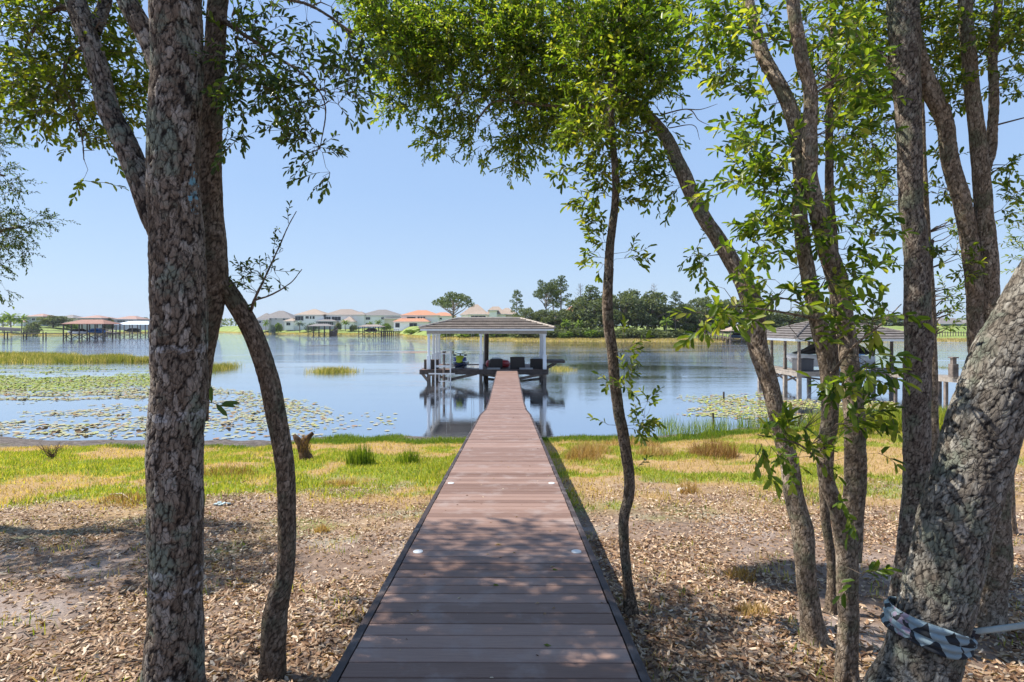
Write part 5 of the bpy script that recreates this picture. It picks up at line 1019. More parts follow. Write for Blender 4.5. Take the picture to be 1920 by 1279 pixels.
# fallen leaves
def litter(N, seed, ysq, xr, size, name):
    r = np.random.default_rng(seed); Y = r.uniform(*ysq, N); X = r.uniform(-1, 1, N) * (Y * .92 + .6)
    b_, dk_, gr_, u_ = zones(X, Y); f = fbm(X * .7, Y * .7, 61, 4); dens = np.clip(.24 + 1.1 * sstep(.38, .54, f), 0, 1) * (1 - b_ * .93) 
    near = np.abs(X - walk_x(Y)) < .60; k = (r.random(N) < dens) & ~near & (u_ > 3); X, Y = X[k], Y[k]; n = len(X)
    Q = np.stack([X, Y, gz(X, Y) + r.uniform(.002, .022, n)], 1); a = r.uniform(0, 6.283, n); D = np.stack([np.cos(a), np.sin(a), r.normal(0, .28, n)], 1); D /= np.linalg.norm(D, axis=1)[:, None]
    Nn = np.stack([r.normal(0, .45, n), r.normal(0, .45, n), np.where(r.random(n) < .5, 1., -1.)], 1); Nn -= D * (Nn * D).sum(1)[:, None]; Nn /= np.linalg.norm(Nn, axis=1)[:, None]
    lv = list(zip(Q, D, Nn, size * r.uniform(.55, 1.3, n), r.uniform(.32, .5, n), r.random(n)))
    return tag(link(name, leaf_mesh(lv, .3), LIT), kind='stuff')
LIT = leaf_mat('fallen_leaf', [(0, (.09, .045, .025)), (.3, (.22, .12, .06)), (.55, (.34, .22, .13)), (.85, (.50, .37, .25)), (1, (.62, .52, .41))], .12, .6, .3)
litter(130000, 71, (2.0, 10.8), 1, .047, 'leaf_litter')
r = np.random.default_rng(44); q = MB()
for k in range(260):
    y = r.uniform(2.6, 11); x = r.uniform(-1, 1) * y * .95
    if abs(x - walk_x(y)) < .8: continue
    a = r.uniform(0, 6.28); L = r.uniform(.05, .28); p = [(x, y, gzf(x, y) + .012)]
    for j in (1, 2): xx, yy = x + math.cos(a) * L * j / 2 + r.normal() * .008, y + math.sin(a) * L * j / 2 + r.normal() * .008; p.append((xx, yy, gzf(xx, yy) + .02))
    q.tube(p, [.004, .003, .002], 4, False)
tag(q.build('twig_debris', M['twig']), kind='stuff')
# a few leaves and twigs on the boardwalk
r = np.random.default_rng(91); lv = []
for k in range(150):
    y = 2.2 + 20 * r.random() ** 1.5; x = walk_x(y) + r.uniform(-.7, .7) * (1 if k % 3 else r.choice([.93, 1.0])); a = r.uniform(0, 6.28)
    lv.append(((x, y, walk_z(y) + .003), (math.cos(a), math.sin(a), .05), (0.1 * r.normal(), 0.1 * r.normal(), 1.), r.uniform(.012, .045), r.uniform(.25, .5), r.random()))
tag(link('blown_leaf_bits', leaf_mesh(lv, .5), LIT), kind='stuff')
r = random.Random(5)
for k_, (px, py, s, lb) in enumerate(((928, 1022, .09, 'pale curled leaf'), (1035, 1068, .05, 'green leaf scrap'), (924, 1098, .05, 'green leaf scrap'), (1019, 1210, .055, 'dark green leaf'))):
    d = 1638 / (py - 682); x = (px - 960) / F * d; z = walk_z(d) + .004
    me = leaf_mesh([((0, 0, 0), np.array(Vector((1, .3 * (-1) ** k_, .02)).normalized()), np.array([0, 0, 1.]), s, .4, r.random())], .5)
    o = link('fallen_leaf', me, LIT if k_ == 0 else M['leaf_dark']); o.location = (x, d, z)
    tag(o, ['thin pale curled leaf lying across the boardwalk between the farther pair of lights', 'green leaf on the boardwalk just before the right light', 'green leaf on the middle of the boardwalk below the lights', 'dark green leaf on the nearest part of the boardwalk'][k_], 'leaf')
# ------------------------------------------------ far shore: trees
def fz(px, d): return float(far_z(np.array([float(px)]), np.array([float(d)]))[0][0])
FAR_OAK = leaf_mat('far_oak_foliage', [(0, (.04, .058, .028)), (.4, (.09, .115, .055)), (.75, (.17, .195, .105)), (1, (.28, .29, .20))], .3, .7, .15)
FAR_PINE = leaf_mat('far_pine_foliage', [(0, (.04, .065, .024)), (.6, (.10, .13, .05)), (1, (.19, .21, .09))], .25, .7, .15)
FAR_BUSH = leaf_mat('far_bush_foliage', [(0, (.05, .09, .015)), (.5, (.12, .19, .03)), (1, (.24, .30, .07))], .35, .7, .15)
FAR_BLUE = leaf_mat('far_blue_foliage', [(0, (.10, .14, .13)), (1, (.24, .29, .27))], .2, .7, .15)
M['far_trunk'] = simple('far_trunk', (.20, .16, .13), .9, scale=1)
TPL = {}
def facets(pts, size, rs, flat=.0):
    n = len(pts); pts = np.array(pts); a = rs.normal(size=(n, 3)); a[:, 2] *= (1 - flat); a /= np.linalg.norm(a, axis=1)[:, None]
    b = np.cross(a, rs.normal(size=(n, 3))); b /= np.linalg.norm(b, axis=1)[:, None]; s = size * rs.uniform(.5, 1.2, n)[:, None]
    v = np.stack([pts - a * s * .5, pts + b * s * .33, pts + a * s * .5, pts - b * s * .33], 1); o = (np.arange(n) * 4)[:, None]
    return v.reshape(-1, 3), o + np.array([0, 1, 2, 3]), np.repeat(np.clip(rs.normal(.45, .2, n) + .0, 0, 1), 4)
def template(kind, seed):
    """unit height tree: crown + trunk meshes in local coords"""
    key = (kind, seed)
    if key in TPL: return TPL[key]
    rs = np.random.default_rng(seed * 13 + len(kind)); P0 = []; tr = MB(); size = .045; mat = FAR_OAK
    def lobe(c, rx, ry, rz, n):
        a = rs.normal(size=(n, 3)); a /= np.linalg.norm(a, axis=1)[:, None]; q = rs.uniform(.55, 1.05, n)[:, None]
        P0.extend((np.array(c) + a * q * np.array([rx, ry, rz])).tolist())
    if kind == 'oak':
        tr.tube([(0, 0, -.03), (0, 0, .15), (.03, .02, .32)], [.032, .026, .022], 7)
        for k in range(30):
            a = k * 2.4; rr = (.06 + .38 * math.sqrt((k + .5) / 30)) * rs.uniform(.85, 1.1); z = .84 - rr * rr * 1.7 * rs.uniform(.7, 1.1) - (.40 if k % 3 == 0 else 0) - (.2 if k % 3 == 1 else 0); c = (rr * math.cos(a), rr * math.sin(a), max(.12, z))
            lobe(c, rs.uniform(.11, .18), rs.uniform(.11, .18), rs.uniform(.08, .14), 170); tr.tube([(0, 0, .22), (c[0] * .5, c[1] * .5, c[2] * .55 + .12), c], [.022, .014, .006], 5, False)
        size = .058
    elif kind == 'umbrella':
        mat = FAR_PINE; tr.tube([(0, 0, -.03), (.01, 0, .35), (-.02, 0, .75)], [.03, .024, .014], 7)
        for k in range(15):
            a = k * 2.4; rr = .06 + .34 * math.sqrt((k + .5) / 15); z = .88 - rr * rr * 1.6 + rs.normal() * .03; c = (rr * math.cos(a), rr * math.sin(a), z)
            lobe(c, .12, .12, .07, 170); tr.tube([(0, 0, .35 + .02 * (15 - k)), (c[0] * .6, c[1] * .6, z - .12), c], [.014, .009, .004], 4, False)
        size = .042
    elif kind == 'pine':
        mat = FAR_PINE; tr.tube([(0, 0, -.03), (.005, 0, .5), (0, 0, .97)], [.018, .013, .004], 6)
        for k in range(17):
            t = .48 + .52 * k / 16; a = k * 2.4; rr = (.17 * (1 - (t - .48) / .52) ** .6 + .015) * rs.uniform(.6, 1.25); c = (rr * math.cos(a), rr * math.sin(a), t + rs.normal() * .01)
            lobe(c, .075, .075, .042, 90); tr.tube([(0, 0, t - .04), c], [.006, .003], 4, False)
        size = .034
    elif kind == 'bare':
        mat = None; tr.tube([(0, 0, -.03), (.01, 0, .5), (0, 0, 1)], [.014, .009, .003], 5)
        for k in range(26):
            t = .35 + .6 * k / 26; a = k * 2.4; l = .20 * (1.15 - t); p = Vector((0, 0, t)); q = p + Vector((math.cos(a) * l, math.sin(a) * l, l * .8)); tr.tube([p, q], [.004, .0015], 3, False)
            for j in range(3): tr.tube([p.lerp(q, .4 + .2 * j), p.lerp(q, .4 + .2 * j) + Vector((rs.normal() * .03, rs.normal() * .03, .05))], [.002, .001], 3, False)
    elif kind == 'bush':
        mat = FAR_BUSH; tr.tube([(0, 0, -.03), (0, 0, .5)], [.04, .02], 5)
        for k in range(14): a = k * 2.4; rr = .46 * math.sqrt(k / 14); lobe((rr * math.cos(a), rr * math.sin(a), .40 + .30 * rs.random() - rr * .35), .22, .22, .3, 110)
        size = .13
    elif kind == 'palm':
        mat = FAR_BUSH; tr.tube([(0, 0, -.03), (.03, 0, .4), (.02, 0, .72)], [.03, .024, .022], 6); V_ = []; F_ = []
        for k in range(26):
            a = k * 2.4; el = rs.uniform(-.3, 1.2); p = np.array([.02, 0, .72]); d = np.array([math.cos(a) * math.cos(el), math.sin(a) * math.cos(el), math.sin(el)]); sd_ = np.cross(d, [0, 0, 1.]); sd_ /= np.linalg.norm(sd_)
            for j in range(7):
                q = p + d * .05; d = d + np.array([0, 0, -.16]); d /= np.linalg.norm(d); w0 = .05 * math.sin(math.pi * (j + .6) / 8) + .008
                for s_ in (-1, 1):
                    n0 = len(V_); V_ += [p, q, q + sd_ * s_ * w0 + [0, 0, -.03], p + sd_ * s_ * w0 * .8 + [0, 0, -.02]]; F_.append([n0, n0 + 1, n0 + 2, n0 + 3])
                p = q
        cm = np_mesh('crown', V_, [np.array(F_)], {'rnd': np.repeat(rs.random(len(V_) // 4), 4)})
    tm = bpy.data.meshes.new('trunk'); tm.from_pydata(tr.v, [], tr.f); tm.update(); tm.materials.append(M['far_trunk'])
    if kind == 'bare': cm = None
    elif kind != 'palm':
        v, f, rn = facets(P0, size, rs); cm = np_mesh('crown', v, [f], {'rnd': rn})
    if cm: cm.materials.append(mat)
    TPL[key] = (tm, cm, {'oak': .95, 'umbrella': .85, 'pine': .40, 'bare': .3, 'bush': 1.3, 'palm': .75}[kind]); return TPL[key]
frs = random.Random(99)
def far_tree(kind, px, ybase, ytop, width, d, name, label, group=None, seed=1, mat=None):
    tm, cm, w0 = template(kind, seed); z = min(fz(px, d), 4.3); ztop = CZ - (ytop - 612) / F * d; h = (ztop - z) * (1.07 if kind == 'oak' else 1); wd = width / F * d
    r = empty(name, ((px - 960) / F * d, d, z), label, 'bush' if kind == 'bush' else 'tree', group, frs.uniform(0, 6.28)); r.scale = (wd / w0, wd / w0, h)
    for nm, me in (('trunk', tm), ('crown', cm)):
        if me is None: continue
        if mat and nm == 'crown': me = me.copy(); me.materials.clear(); me.materials.append(mat)
        o = bpy.data.objects.new(nm, me); col.objects.link(o); o.parent = r
    return r
FT = [('umbrella', 850, 0, 541, 74, 205, 'pine_tree', 'round spreading pine standing above the boathouse roof, left of the big tan roofed house', 1),
 ('pine', 969, 0, 546, 27, 200, 'pine_tree', 'small lone pine just right of the big tan roofed house', 2),
 ('umbrella', 1024, 0, 520, 46, 200, 'pine_tree', 'tallest pine with a dense rounded crown right of the boathouse roof', 3),
 ('pine', 1037, 0, 527, 34, 203, 'pine_tree', 'slim pine close behind the tallest dense crowned pine', 4),
 ('pine', 1052, 0, 521, 40, 198, 'pine_tree', 'tall thin open crowned pine, right of the tallest dense crowned pine', 5),
 ('bare', 1088, 0, 531, 36, 205, 'dead_tree', 'pale leafless tree behind the oaks left of the thin upright oak', 1),
 ('pine', 1108, 0, 537, 52, 190, 'pine_tree', 'broad pine topping the oaks immediately left of the thin upright oak', 6),
 ('bare', 1226, 0, 531, 34, 185, 'dead_tree', 'pale leafless tree above the right end of the big grey green oaks', 2),
 ('oak', 995, 0, 574, 50, 190, 'oak_tree', 'dark round oak behind the right end of the boathouse roof', 1), ('oak', 1030, 0, 578, 60, 188, 'oak_tree', 'dark oak under the tall thin pines', 2), ('oak', 1075, 0, 575, 52, 192, 'oak_tree', 'lower brownish oak between the tall pines and the grey green oaks', 3),
 ('oak', 1112, 0, 549, 78, 186, 'oak_tree', 'broad grey green oak left of and behind the thin upright oak', 4), ('oak', 1168, 0, 538, 84, 184, 'oak_tree', 'largest grey green moss hung oak on the far shore, right of the thin upright oak', 1), ('oak', 1214, 0, 543, 76, 183, 'oak_tree', 'grey green moss hung oak at the right of the big oak mass', 2),
 ('oak', 1246, 0, 577, 46, 186, 'oak_tree', 'small oak at the low gap right of the big oak mass', 3), ('pine', 1266, 0, 549, 30, 182, 'pine_tree', 'single slim pine standing clear right of the big oak mass', 7), ('oak', 1292, 0, 566, 56, 186, 'oak_tree', 'mid sized oak just right of the single slim pine', 4), ('oak', 1327, 0, 552, 70, 190, 'oak_tree', 'dark broad oak to the left of the leaning oak trunk', 1),
 ('oak', 1375, 0, 558, 70, 194, 'oak_tree', 'dark oak seen beside the leaning oak trunk above the small tan roofed dock', 2), ('oak', 1425, 0, 575, 64, 215, 'oak_tree', 'oak on the far shore between the leaning and the forked oak', 3), ('oak', 1480, 0, 582, 70, 220, 'oak_tree', 'low oak above the grey tiled boathouse roof', 4), ('oak', 1540, 0, 588, 70, 230, 'oak_tree', 'low far oak behind the forked sunlit oak', 1), ('oak', 1600, 0, 590, 70, 230, 'oak_tree', 'low far oak right behind the forked sunlit oak', 2), ('oak', 1660, 0, 588, 60, 235, 'oak_tree', 'low far oak left of the straight scarred oak', 3),
 ('oak', 1745, 0, 600, 34, 300, 'oak_tree', 'small far oak left of the blue grey house', 4), ('oak', 1880, 0, 592, 60, 260, 'oak_tree', 'far oak at the right edge of the photograph', 2),
 ('palm', 22, 0, 583, 38, 280, 'palm_tree', 'larger yellow green palm at the far left', 1), ('palm', 40, 0, 588, 30, 285, 'palm_tree', 'second yellow green palm right of the larger far left palm', 1), ('palm', 5, 0, 588, 30, 288, 'palm_tree', 'palm cut by the left edge of the photograph', 1),
 ('bush', 62, 0, 600, 30, 276, 'bush', 'dark green round bush below the far left palms', 1), ('oak', 100, 0, 590, 42, 330, 'oak_tree', 'dark oak between the two left far houses', 3), ('bush', 135, 0, 601, 24, 330, 'bush', 'bush behind the red roofed dock shelter', 1), ('oak', 200, 0, 594, 24, 350, 'oak_tree', 'small oak right of the pinkish roofed house', 4), ('oak', 262, 0, 592, 26, 440, 'oak_tree', 'small oak touching the left side of the thick left trunk', 1),
 ('palm', 498, 0, 597, 14, 322, 'palm_tree', 'small palm at the left end of the row of big houses', 1), ('bush', 510, 0, 603, 14, 320, 'bush', 'grey green bush by the left end house', 2), ('bush', 522, 0, 602, 16, 322, 'bush', 'light green bush in front of the left end house', 1),
 ('palm', 562, 0, 600, 26, 318, 'palm_tree', 'silvery blue fan palm before the first white house', 1), ('bush', 584, 0, 602, 26, 322, 'bush', 'light green shrub right of the silvery fan palm', 2), ('bush', 634, 0, 603, 16, 318, 'bush', 'bush left of the dark palms before the middle house', 1), ('palm', 648, 0, 598, 22, 315, 'palm_tree', 'dark green palm before the middle house', 1), ('bush', 662, 0, 606, 18, 315, 'bush', 'low bush right of the dark green palm', 2),
 ('palm', 694, 0, 602, 14, 318, 'palm_tree', 'small palm left of the tall palm by the grey roofed white house', 1), ('palm', 709, 0, 598, 18, 316, 'palm_tree', 'palm before the grey roofed white house', 1), ('bush', 724, 0, 604, 22, 316, 'bush', 'green shrub right of the palm by the grey roofed house', 1), ('bush', 760, 0, 603, 20, 300, 'bush', 'green tree like shrub before the orange roofed house', 2), ('palm', 796, 0, 602, 22, 290, 'palm_tree', 'small palm right before the orange roofed house', 1),
 ('bush', 770, 0, 617, 32, 243, 'bush', 'bright yellow green bush on the shore left of the boathouse roof', 1), ('bush', 790, 0, 616, 28, 238, 'bush', 'bright yellow green bush on the shore touching the boathouse roof', 2),
 ('bush', 836, 0, 622, 30, 200, 'bush', 'green shore bush seen through the left bay of the boathouse', 1), ('bush', 880, 0, 621, 40, 192, 'bush', 'green shore bush behind the middle boathouse post', 2), ('bush', 930, 0, 620, 50, 184, 'bush', 'bright green shore bush seen through the right bay of the boathouse', 1), ('bush', 980, 0, 619, 44, 176, 'bush', 'dark shore bush behind the right boathouse post', 2),
 ('palm', 1062, 0, 596, 26, 176, 'palm_tree', 'yellowish palm at the foot of the tall thin pines', 1), ('palm', 1085, 0, 598, 24, 176, 'palm_tree', 'palm left of the thin upright oak on the far shore', 1), ('palm', 1250, 0, 592, 30, 172, 'palm_tree', 'pale palm at the right end of the big oak mass', 1),
 ('bush', 1020, 0, 622, 44, 174, 'bush', 'dark bush at the water right of the boathouse', 1), ('bush', 1062, 0, 623, 40, 173, 'bush', 'green bush at the water below the yellowish palm', 2), ('bush', 1105, 0, 622, 44, 172, 'bush', 'green bush at the water left of the thin upright oak', 1), ('bush', 1160, 0, 624, 44, 171, 'bush', 'dark bush at the water right of the thin upright oak', 2), ('bush', 1205, 0, 622, 46, 170, 'bush', 'dark bush at the water below the big oak mass', 1), ('bush', 1240, 0, 625, 40, 169, 'bush', 'dark bush at the water at the right end of the oak mass', 2), ('bush', 1290, 0, 612, 30, 184, 'bush', 'green bush before the white walled house', 1)]
UB = [(1003, 610, 176), (1045, 612, 175), (1085, 612, 174), (1130, 610, 174), (1180, 611, 173), (1222, 612, 172), (1262, 616, 172), (1310, 607, 187), (1355, 606, 190), (1400, 604, 200), (1450, 606, 210), (1505, 606, 215), (1570, 606, 220), (1630, 606, 225), (1690, 607, 230)]
UL = ['just right of the boathouse roof corner', 'below the slim pines', 'below the gap left of the thin upright oak', 'right behind the thin upright oak', 'below the left half of the largest grey green oak', 'below the right half of the big oak mass', 'at the right end of the big oak mass', 'below the oak right of the single slim pine', 'left of the small tan roofed dock', 'right of the small tan roofed dock', 'left of the grey tiled boathouse roof', 'above the left slope of the grey tiled boathouse roof', 'behind the forked sunlit oak', 'between the forked and the straight scarred oak', 'directly left of the straight scarred oak']
for k_, (px, yt, d) in enumerate(UB):
    far_tree('bush', px, 0, yt, 62, d, 'bush', 'dark far shore undergrowth bush ' + UL[k_], 'undergrowth bushes below the far shore oaks', 1 + k_ % 2, FAR_OAK)
for (kd_, px, yb, yt, wd, d, nm, lb, sd_) in FT:
    mt = None
    if kd_ == 'oak': wd *= 1.22
    if kd_ == 'bush' and d < 210: yt -= 6; wd *= 1.35
    if kd_ == 'bush' and 'dark' in lb: mt = FAR_OAK
    if 'silvery' in lb or 'grey green bush' in lb: mt = FAR_BLUE
    far_tree(kd_, px, yb, yt, wd, d, nm, lb, None, sd_, mt)
# distant wood along the horizon and the reedy far waterline
rs = np.random.default_rng(5); n = 26000; px = rs.uniform(-900, 2900, n); d = rs.uniform(470, 640, n); hgt = (3.2 + 4.2 * fbm(px * .02, px * 0, 4, 4)) * np.where((px > 480) & (px < 860), .8, 1.1)
pts_ = np.stack([(px - 960) / F * d, d, 4. + hgt * rs.random(n) ** .6 * np.clip(1.15 - .3 * ((d - 470) / 170 - .5) ** 2, 0, 2)], 1)
v, f, rn = facets(pts_, 2.2, rs); tag(link('distant_wood', np_mesh('distant_wood', v, [f], {'rnd': rn}), FAR_OAK), kind='stuff')
n = 60000; px = rs.uniform(-300, 2300, n); s = np.interp(px, SPX, SPD) + (fbm(px * .02, px * 0 + 1., 3, 3) - .5) * 6; u = rs.uniform(-1.5, 6, n); d = s + u
X = (px - 960) / F * d; Z = far_z(px, d)[0]
tag(blades('shore_reeds', X, d, np.maximum(Z, -.1), rs.uniform(.2, .7, n), np.full(n, .16), np.clip(rs.normal(.82, .16, n), 0, 1), .5, REED, 77), kind='stuff')

# ------------------------------------------------ far shore: houses
M['glass'] = simple('dark_window_glass', (.02, .028, .035), .12, scale=.3, var=.3)
M['frame'] = simple('white_frame', (.62, .62, .60), .6)
RC = {'tan': tile_mat('tan_tile', (.27, .205, .155), (.34, .26, .20), (.40, .33, .27)), 'brown': tile_mat('brown_tile', (.21, .17, .14), (.26, .21, .175), (.34, .28, .24)), 'grey': tile_mat('slate_tile', (.14, .13, .125), (.18, .165, .16), (.24, .22, .21)), 'orange': tile_mat('orange_tile', (.40, .16, .08), (.46, .20, .11), (.46, .28, .18)), 'pink': tile_mat('pink_tile', (.27, .15, .12), (.32, .19, .155), (.36, .26, .22))}
WC = {'white': simple('white_stucco', (.88, .86, .82), .8, scale=.2, var=.04), 'cream': simple('cream_stucco', (.68, .60, .50), .8, scale=.2, var=.05), 'grey': simple('grey_stucco', (.42, .43, .42), .8, scale=.2, var=.06), 'blue': simple('blue_grey_siding', (.10, .14, .20), .7, scale=.2, var=.06)}
def house(d, label, vols, wins, yaw=0, doors=()):
    """vols: (px0, px1, y_eave, y_peak, depth, dy, wall, roof, ridge_frac)  wins: (px0, px1, y0, y1, vol, muntins)"""
    c = (vols[0][0] + vols[0][1]) / 2; cx = (c - 960) / F * d
    r = empty('house', (cx, d, 3.9), label, 'house', None)
    sc = d / F; fronts = []
    for (a, b, ye, yp, dep, dy, wc, rc_, rf_) in vols:
        x0, x1 = (a - 960) * sc, (b - 960) * sc; ze, zp = CZ - (ye - 612) * sc, CZ - (yp - 612) * sc; y0 = d + dy; ov = .6
        q = MB(); q.box(((x0 + x1) / 2, y0 + dep / 2, (ze + 2.0) / 2), (x1 - x0, dep, ze - 2.0)); q.build('wall', WC[wc], r)
        q = MB(); run = min(((x1 - x0) / 2 + ov) * .97, (dep / 2 + ov) * 1.25) * rf_; A, B_, C_, D_ = x0 - ov, x1 + ov, y0 - ov, y0 + dep + ov
        q.add([(A, C_, ze), (B_, C_, ze), (B_, D_, ze), (A, D_, ze), (A, C_, ze + .22), (B_, C_, ze + .22), (B_, D_, ze + .22), (A, D_, ze + .22), (A + run, (C_ + D_) / 2, zp), (B_ - run, (C_ + D_) / 2, zp)],
              [(3, 2, 1, 0), (0, 1, 5, 4), (1, 2, 6, 5), (2, 3, 7, 6), (3, 0, 4, 7), (4, 5, 9, 8), (5, 6, 9), (6, 7, 8, 9), (7, 4, 8)]); rf2 = q.build('roof', RC[rc_], r)
        q = MB(); q.box(((A + B_) / 2, C_ - .06, ze + .08), (B_ - A + .1, .1, .26)); q.build('gutter', M['frame'], r); fronts.append(y0)
    for (a, b, y0_, y1_, vi, mu) in wins:
        x0, x1 = (a - 960) * sc, (b - 960) * sc; z1, z0 = CZ - (y0_ - 612) * sc, CZ - (y1_ - 612) * sc; yf = fronts[vi]
        q = MB(); q.box(((x0 + x1) / 2, yf - .03, (z0 + z1) / 2), (x1 - x0 + .2, .10, z1 - z0 + .2)); fr = q.build('window', M['frame'], r)
        q = MB(); nn = max(1, mu); w0 = (x1 - x0) / nn
        for k in range(nn): q.box((x0 + w0 * (k + .5), yf - .10, (z0 + z1) / 2), (w0 - .12, .06, z1 - z0))
        q.build('pane', M['glass'], fr)
    return r
house(335, 'grey house with patchy brown roof at the left end of the row of big houses', [(488, 548, 597, 582, 14, 0, 'grey', 'grey', .9), (482, 506, 600, 587, 12, -1.5, 'grey', 'grey', .9)], [(515, 520, 595 + 1, 599, 0, 1), (530, 535, 597, 600, 0, 1), (543, 547, 597.5, 600.5, 0, 1), (487, 492, 602, 606, 1, 1)])
house(332, 'first white house with tan roof and wide dark upper veranda, left of two alike', [(553, 611, 591, 579, 14, 0, 'white', 'tan', .95), (537, 554, 603, 597, 8, -3, 'white', 'tan', .9)], [(553.5, 569, 593, 601, 0, 3), (573, 579, 593, 597.5, 0, 2), (581, 584, 593, 598, 0, 1), (586, 590, 593, 598, 0, 1), (541, 548, 605, 610, 1, 2)])
house(332, 'second white house with brown roof and dark screened ground floor', [(607, 679, 591, 579, 14, 0, 'white', 'brown', .9), (598, 634, 603, 599, 6, -5, 'grey', 'grey', .8), (646, 669, 604, 594, 8, -6, 'white', 'tan', .95), (664, 684, 591, 584, 10, -1.5, 'white', 'brown', .9)], [(608, 620, 594, 600, 0, 3), (622, 639, 594, 600.5, 0, 3), (602, 630, 604, 611, 1, 8)])
house(332, 'white house with grey hip roof and small paned windows', [(673, 750, 592, 580, 15, 0, 'white', 'grey', 1.0), (722, 752, 598, 590, 10, -1.5, 'cream', 'grey', .9)], [(674, 679, 595, 599, 0, 2), (686, 694, 595, 599.5, 0, 2), (715, 720, 595, 599, 0, 2), (686, 691, 605.5, 608, 0, 2)])
house(290, 'white house with bright orange tiled roofs on two levels', [(752, 822, 592, 581, 14, 0, 'white', 'orange', .8), (742, 806, 604, 597, 6, -5, 'white', 'orange', .7), (806, 850, 593, 585, 12, 1, 'white', 'orange', .8)], [(763, 779, 594.5, 599.5, 0, 1), (783, 787, 594, 599, 0, 1), (788.5, 792, 594, 599, 0, 1), (793.5, 797, 594, 599, 0, 1), (745, 753, 606, 614, 1, 1), (771, 785, 606, 615, 1, 2), (806 + 18, 828, 596, 599, 2, 1)])
house(240, 'very large house with many tan tiled roofs rising behind the boathouse roof', [(864, 915, 591, 569, 16, 2, 'white', 'tan', .9), (880, 914, 590.5, 583, 8, -2, 'white', 'tan', .7), (912, 948, 590, 574, 12, -1, 'white', 'tan', .8), (918, 932, 583, 575, 5, -3.5, 'white', 'tan', .9), (930, 970, 590, 576, 14, 3, 'cream', 'tan', .9)], [(884, 911, 592.5, 596, 1, 4), (940, 944, 588, 592, 4, 1)])
house(225, 'house with white walls mostly hidden by oaks right of the big oak mass', [(1250, 1278, 603, 597, 12, 0, 'white', 'orange', .9)], [(1256, 1260, 606, 610, 0, 1), (1268, 1272, 606, 610, 0, 1)])
house(232, 'house showing only its red tiled roof between the tall pines and the oaks', [(1064, 1086, 586, 573, 12, 0, 'cream', 'orange', .9)], [(1070, 1075, 588, 592, 0, 1)])
house(250, 'blue grey house with pale roof and white columns at the far right', [(1762, 1834, 608, 596, 14, 0, 'blue', 'grey', .7), (1810, 1850, 606, 599, 10, -2, 'cream', 'grey', .7), (1753, 1790, 624, 617, 6, -8, 'blue', 'tan', .9)], [(1797, 1819, 611, 620, 0, 6), (1790, 1796, 612, 618, 0, 1)])
house(340, 'house with orange roof behind the far left palms', [(48, 80, 594, 588, 12, 0, 'grey', 'pink', .9), (38, 52, 604, 600, 8, -3, 'white', 'pink', .9)], [(60, 66, 597, 601, 0, 2)])
house(360, 'low house with grey roof between the far left palms and the red roofed dock', [(106, 137, 597, 590, 12, 0, 'cream', 'grey', .9)], [(115, 121, 599, 602, 0, 2)])
house(345, 'house with pinkish brown roof above the red roofed dock shelter', [(146, 190, 597, 591, 13, 0, 'grey', 'pink', .9)], [(155, 163, 599, 603, 0, 2), (175, 182, 599, 603, 0, 2)])
house(350, 'grey house with pinkish roof above the white metal dock shelter', [(214, 256, 599, 592, 13, 0, 'grey', 'pink', .8)], [(220, 235, 601, 604, 0, 3), (242, 250, 601, 604, 0, 2)])
house(430, 'tiny brown roofed house seen between the two left trunks', [(392, 402, 604, 599, 12, 0, 'cream', 'brown', .9)], [(394, 398, 606, 608, 0, 1)])

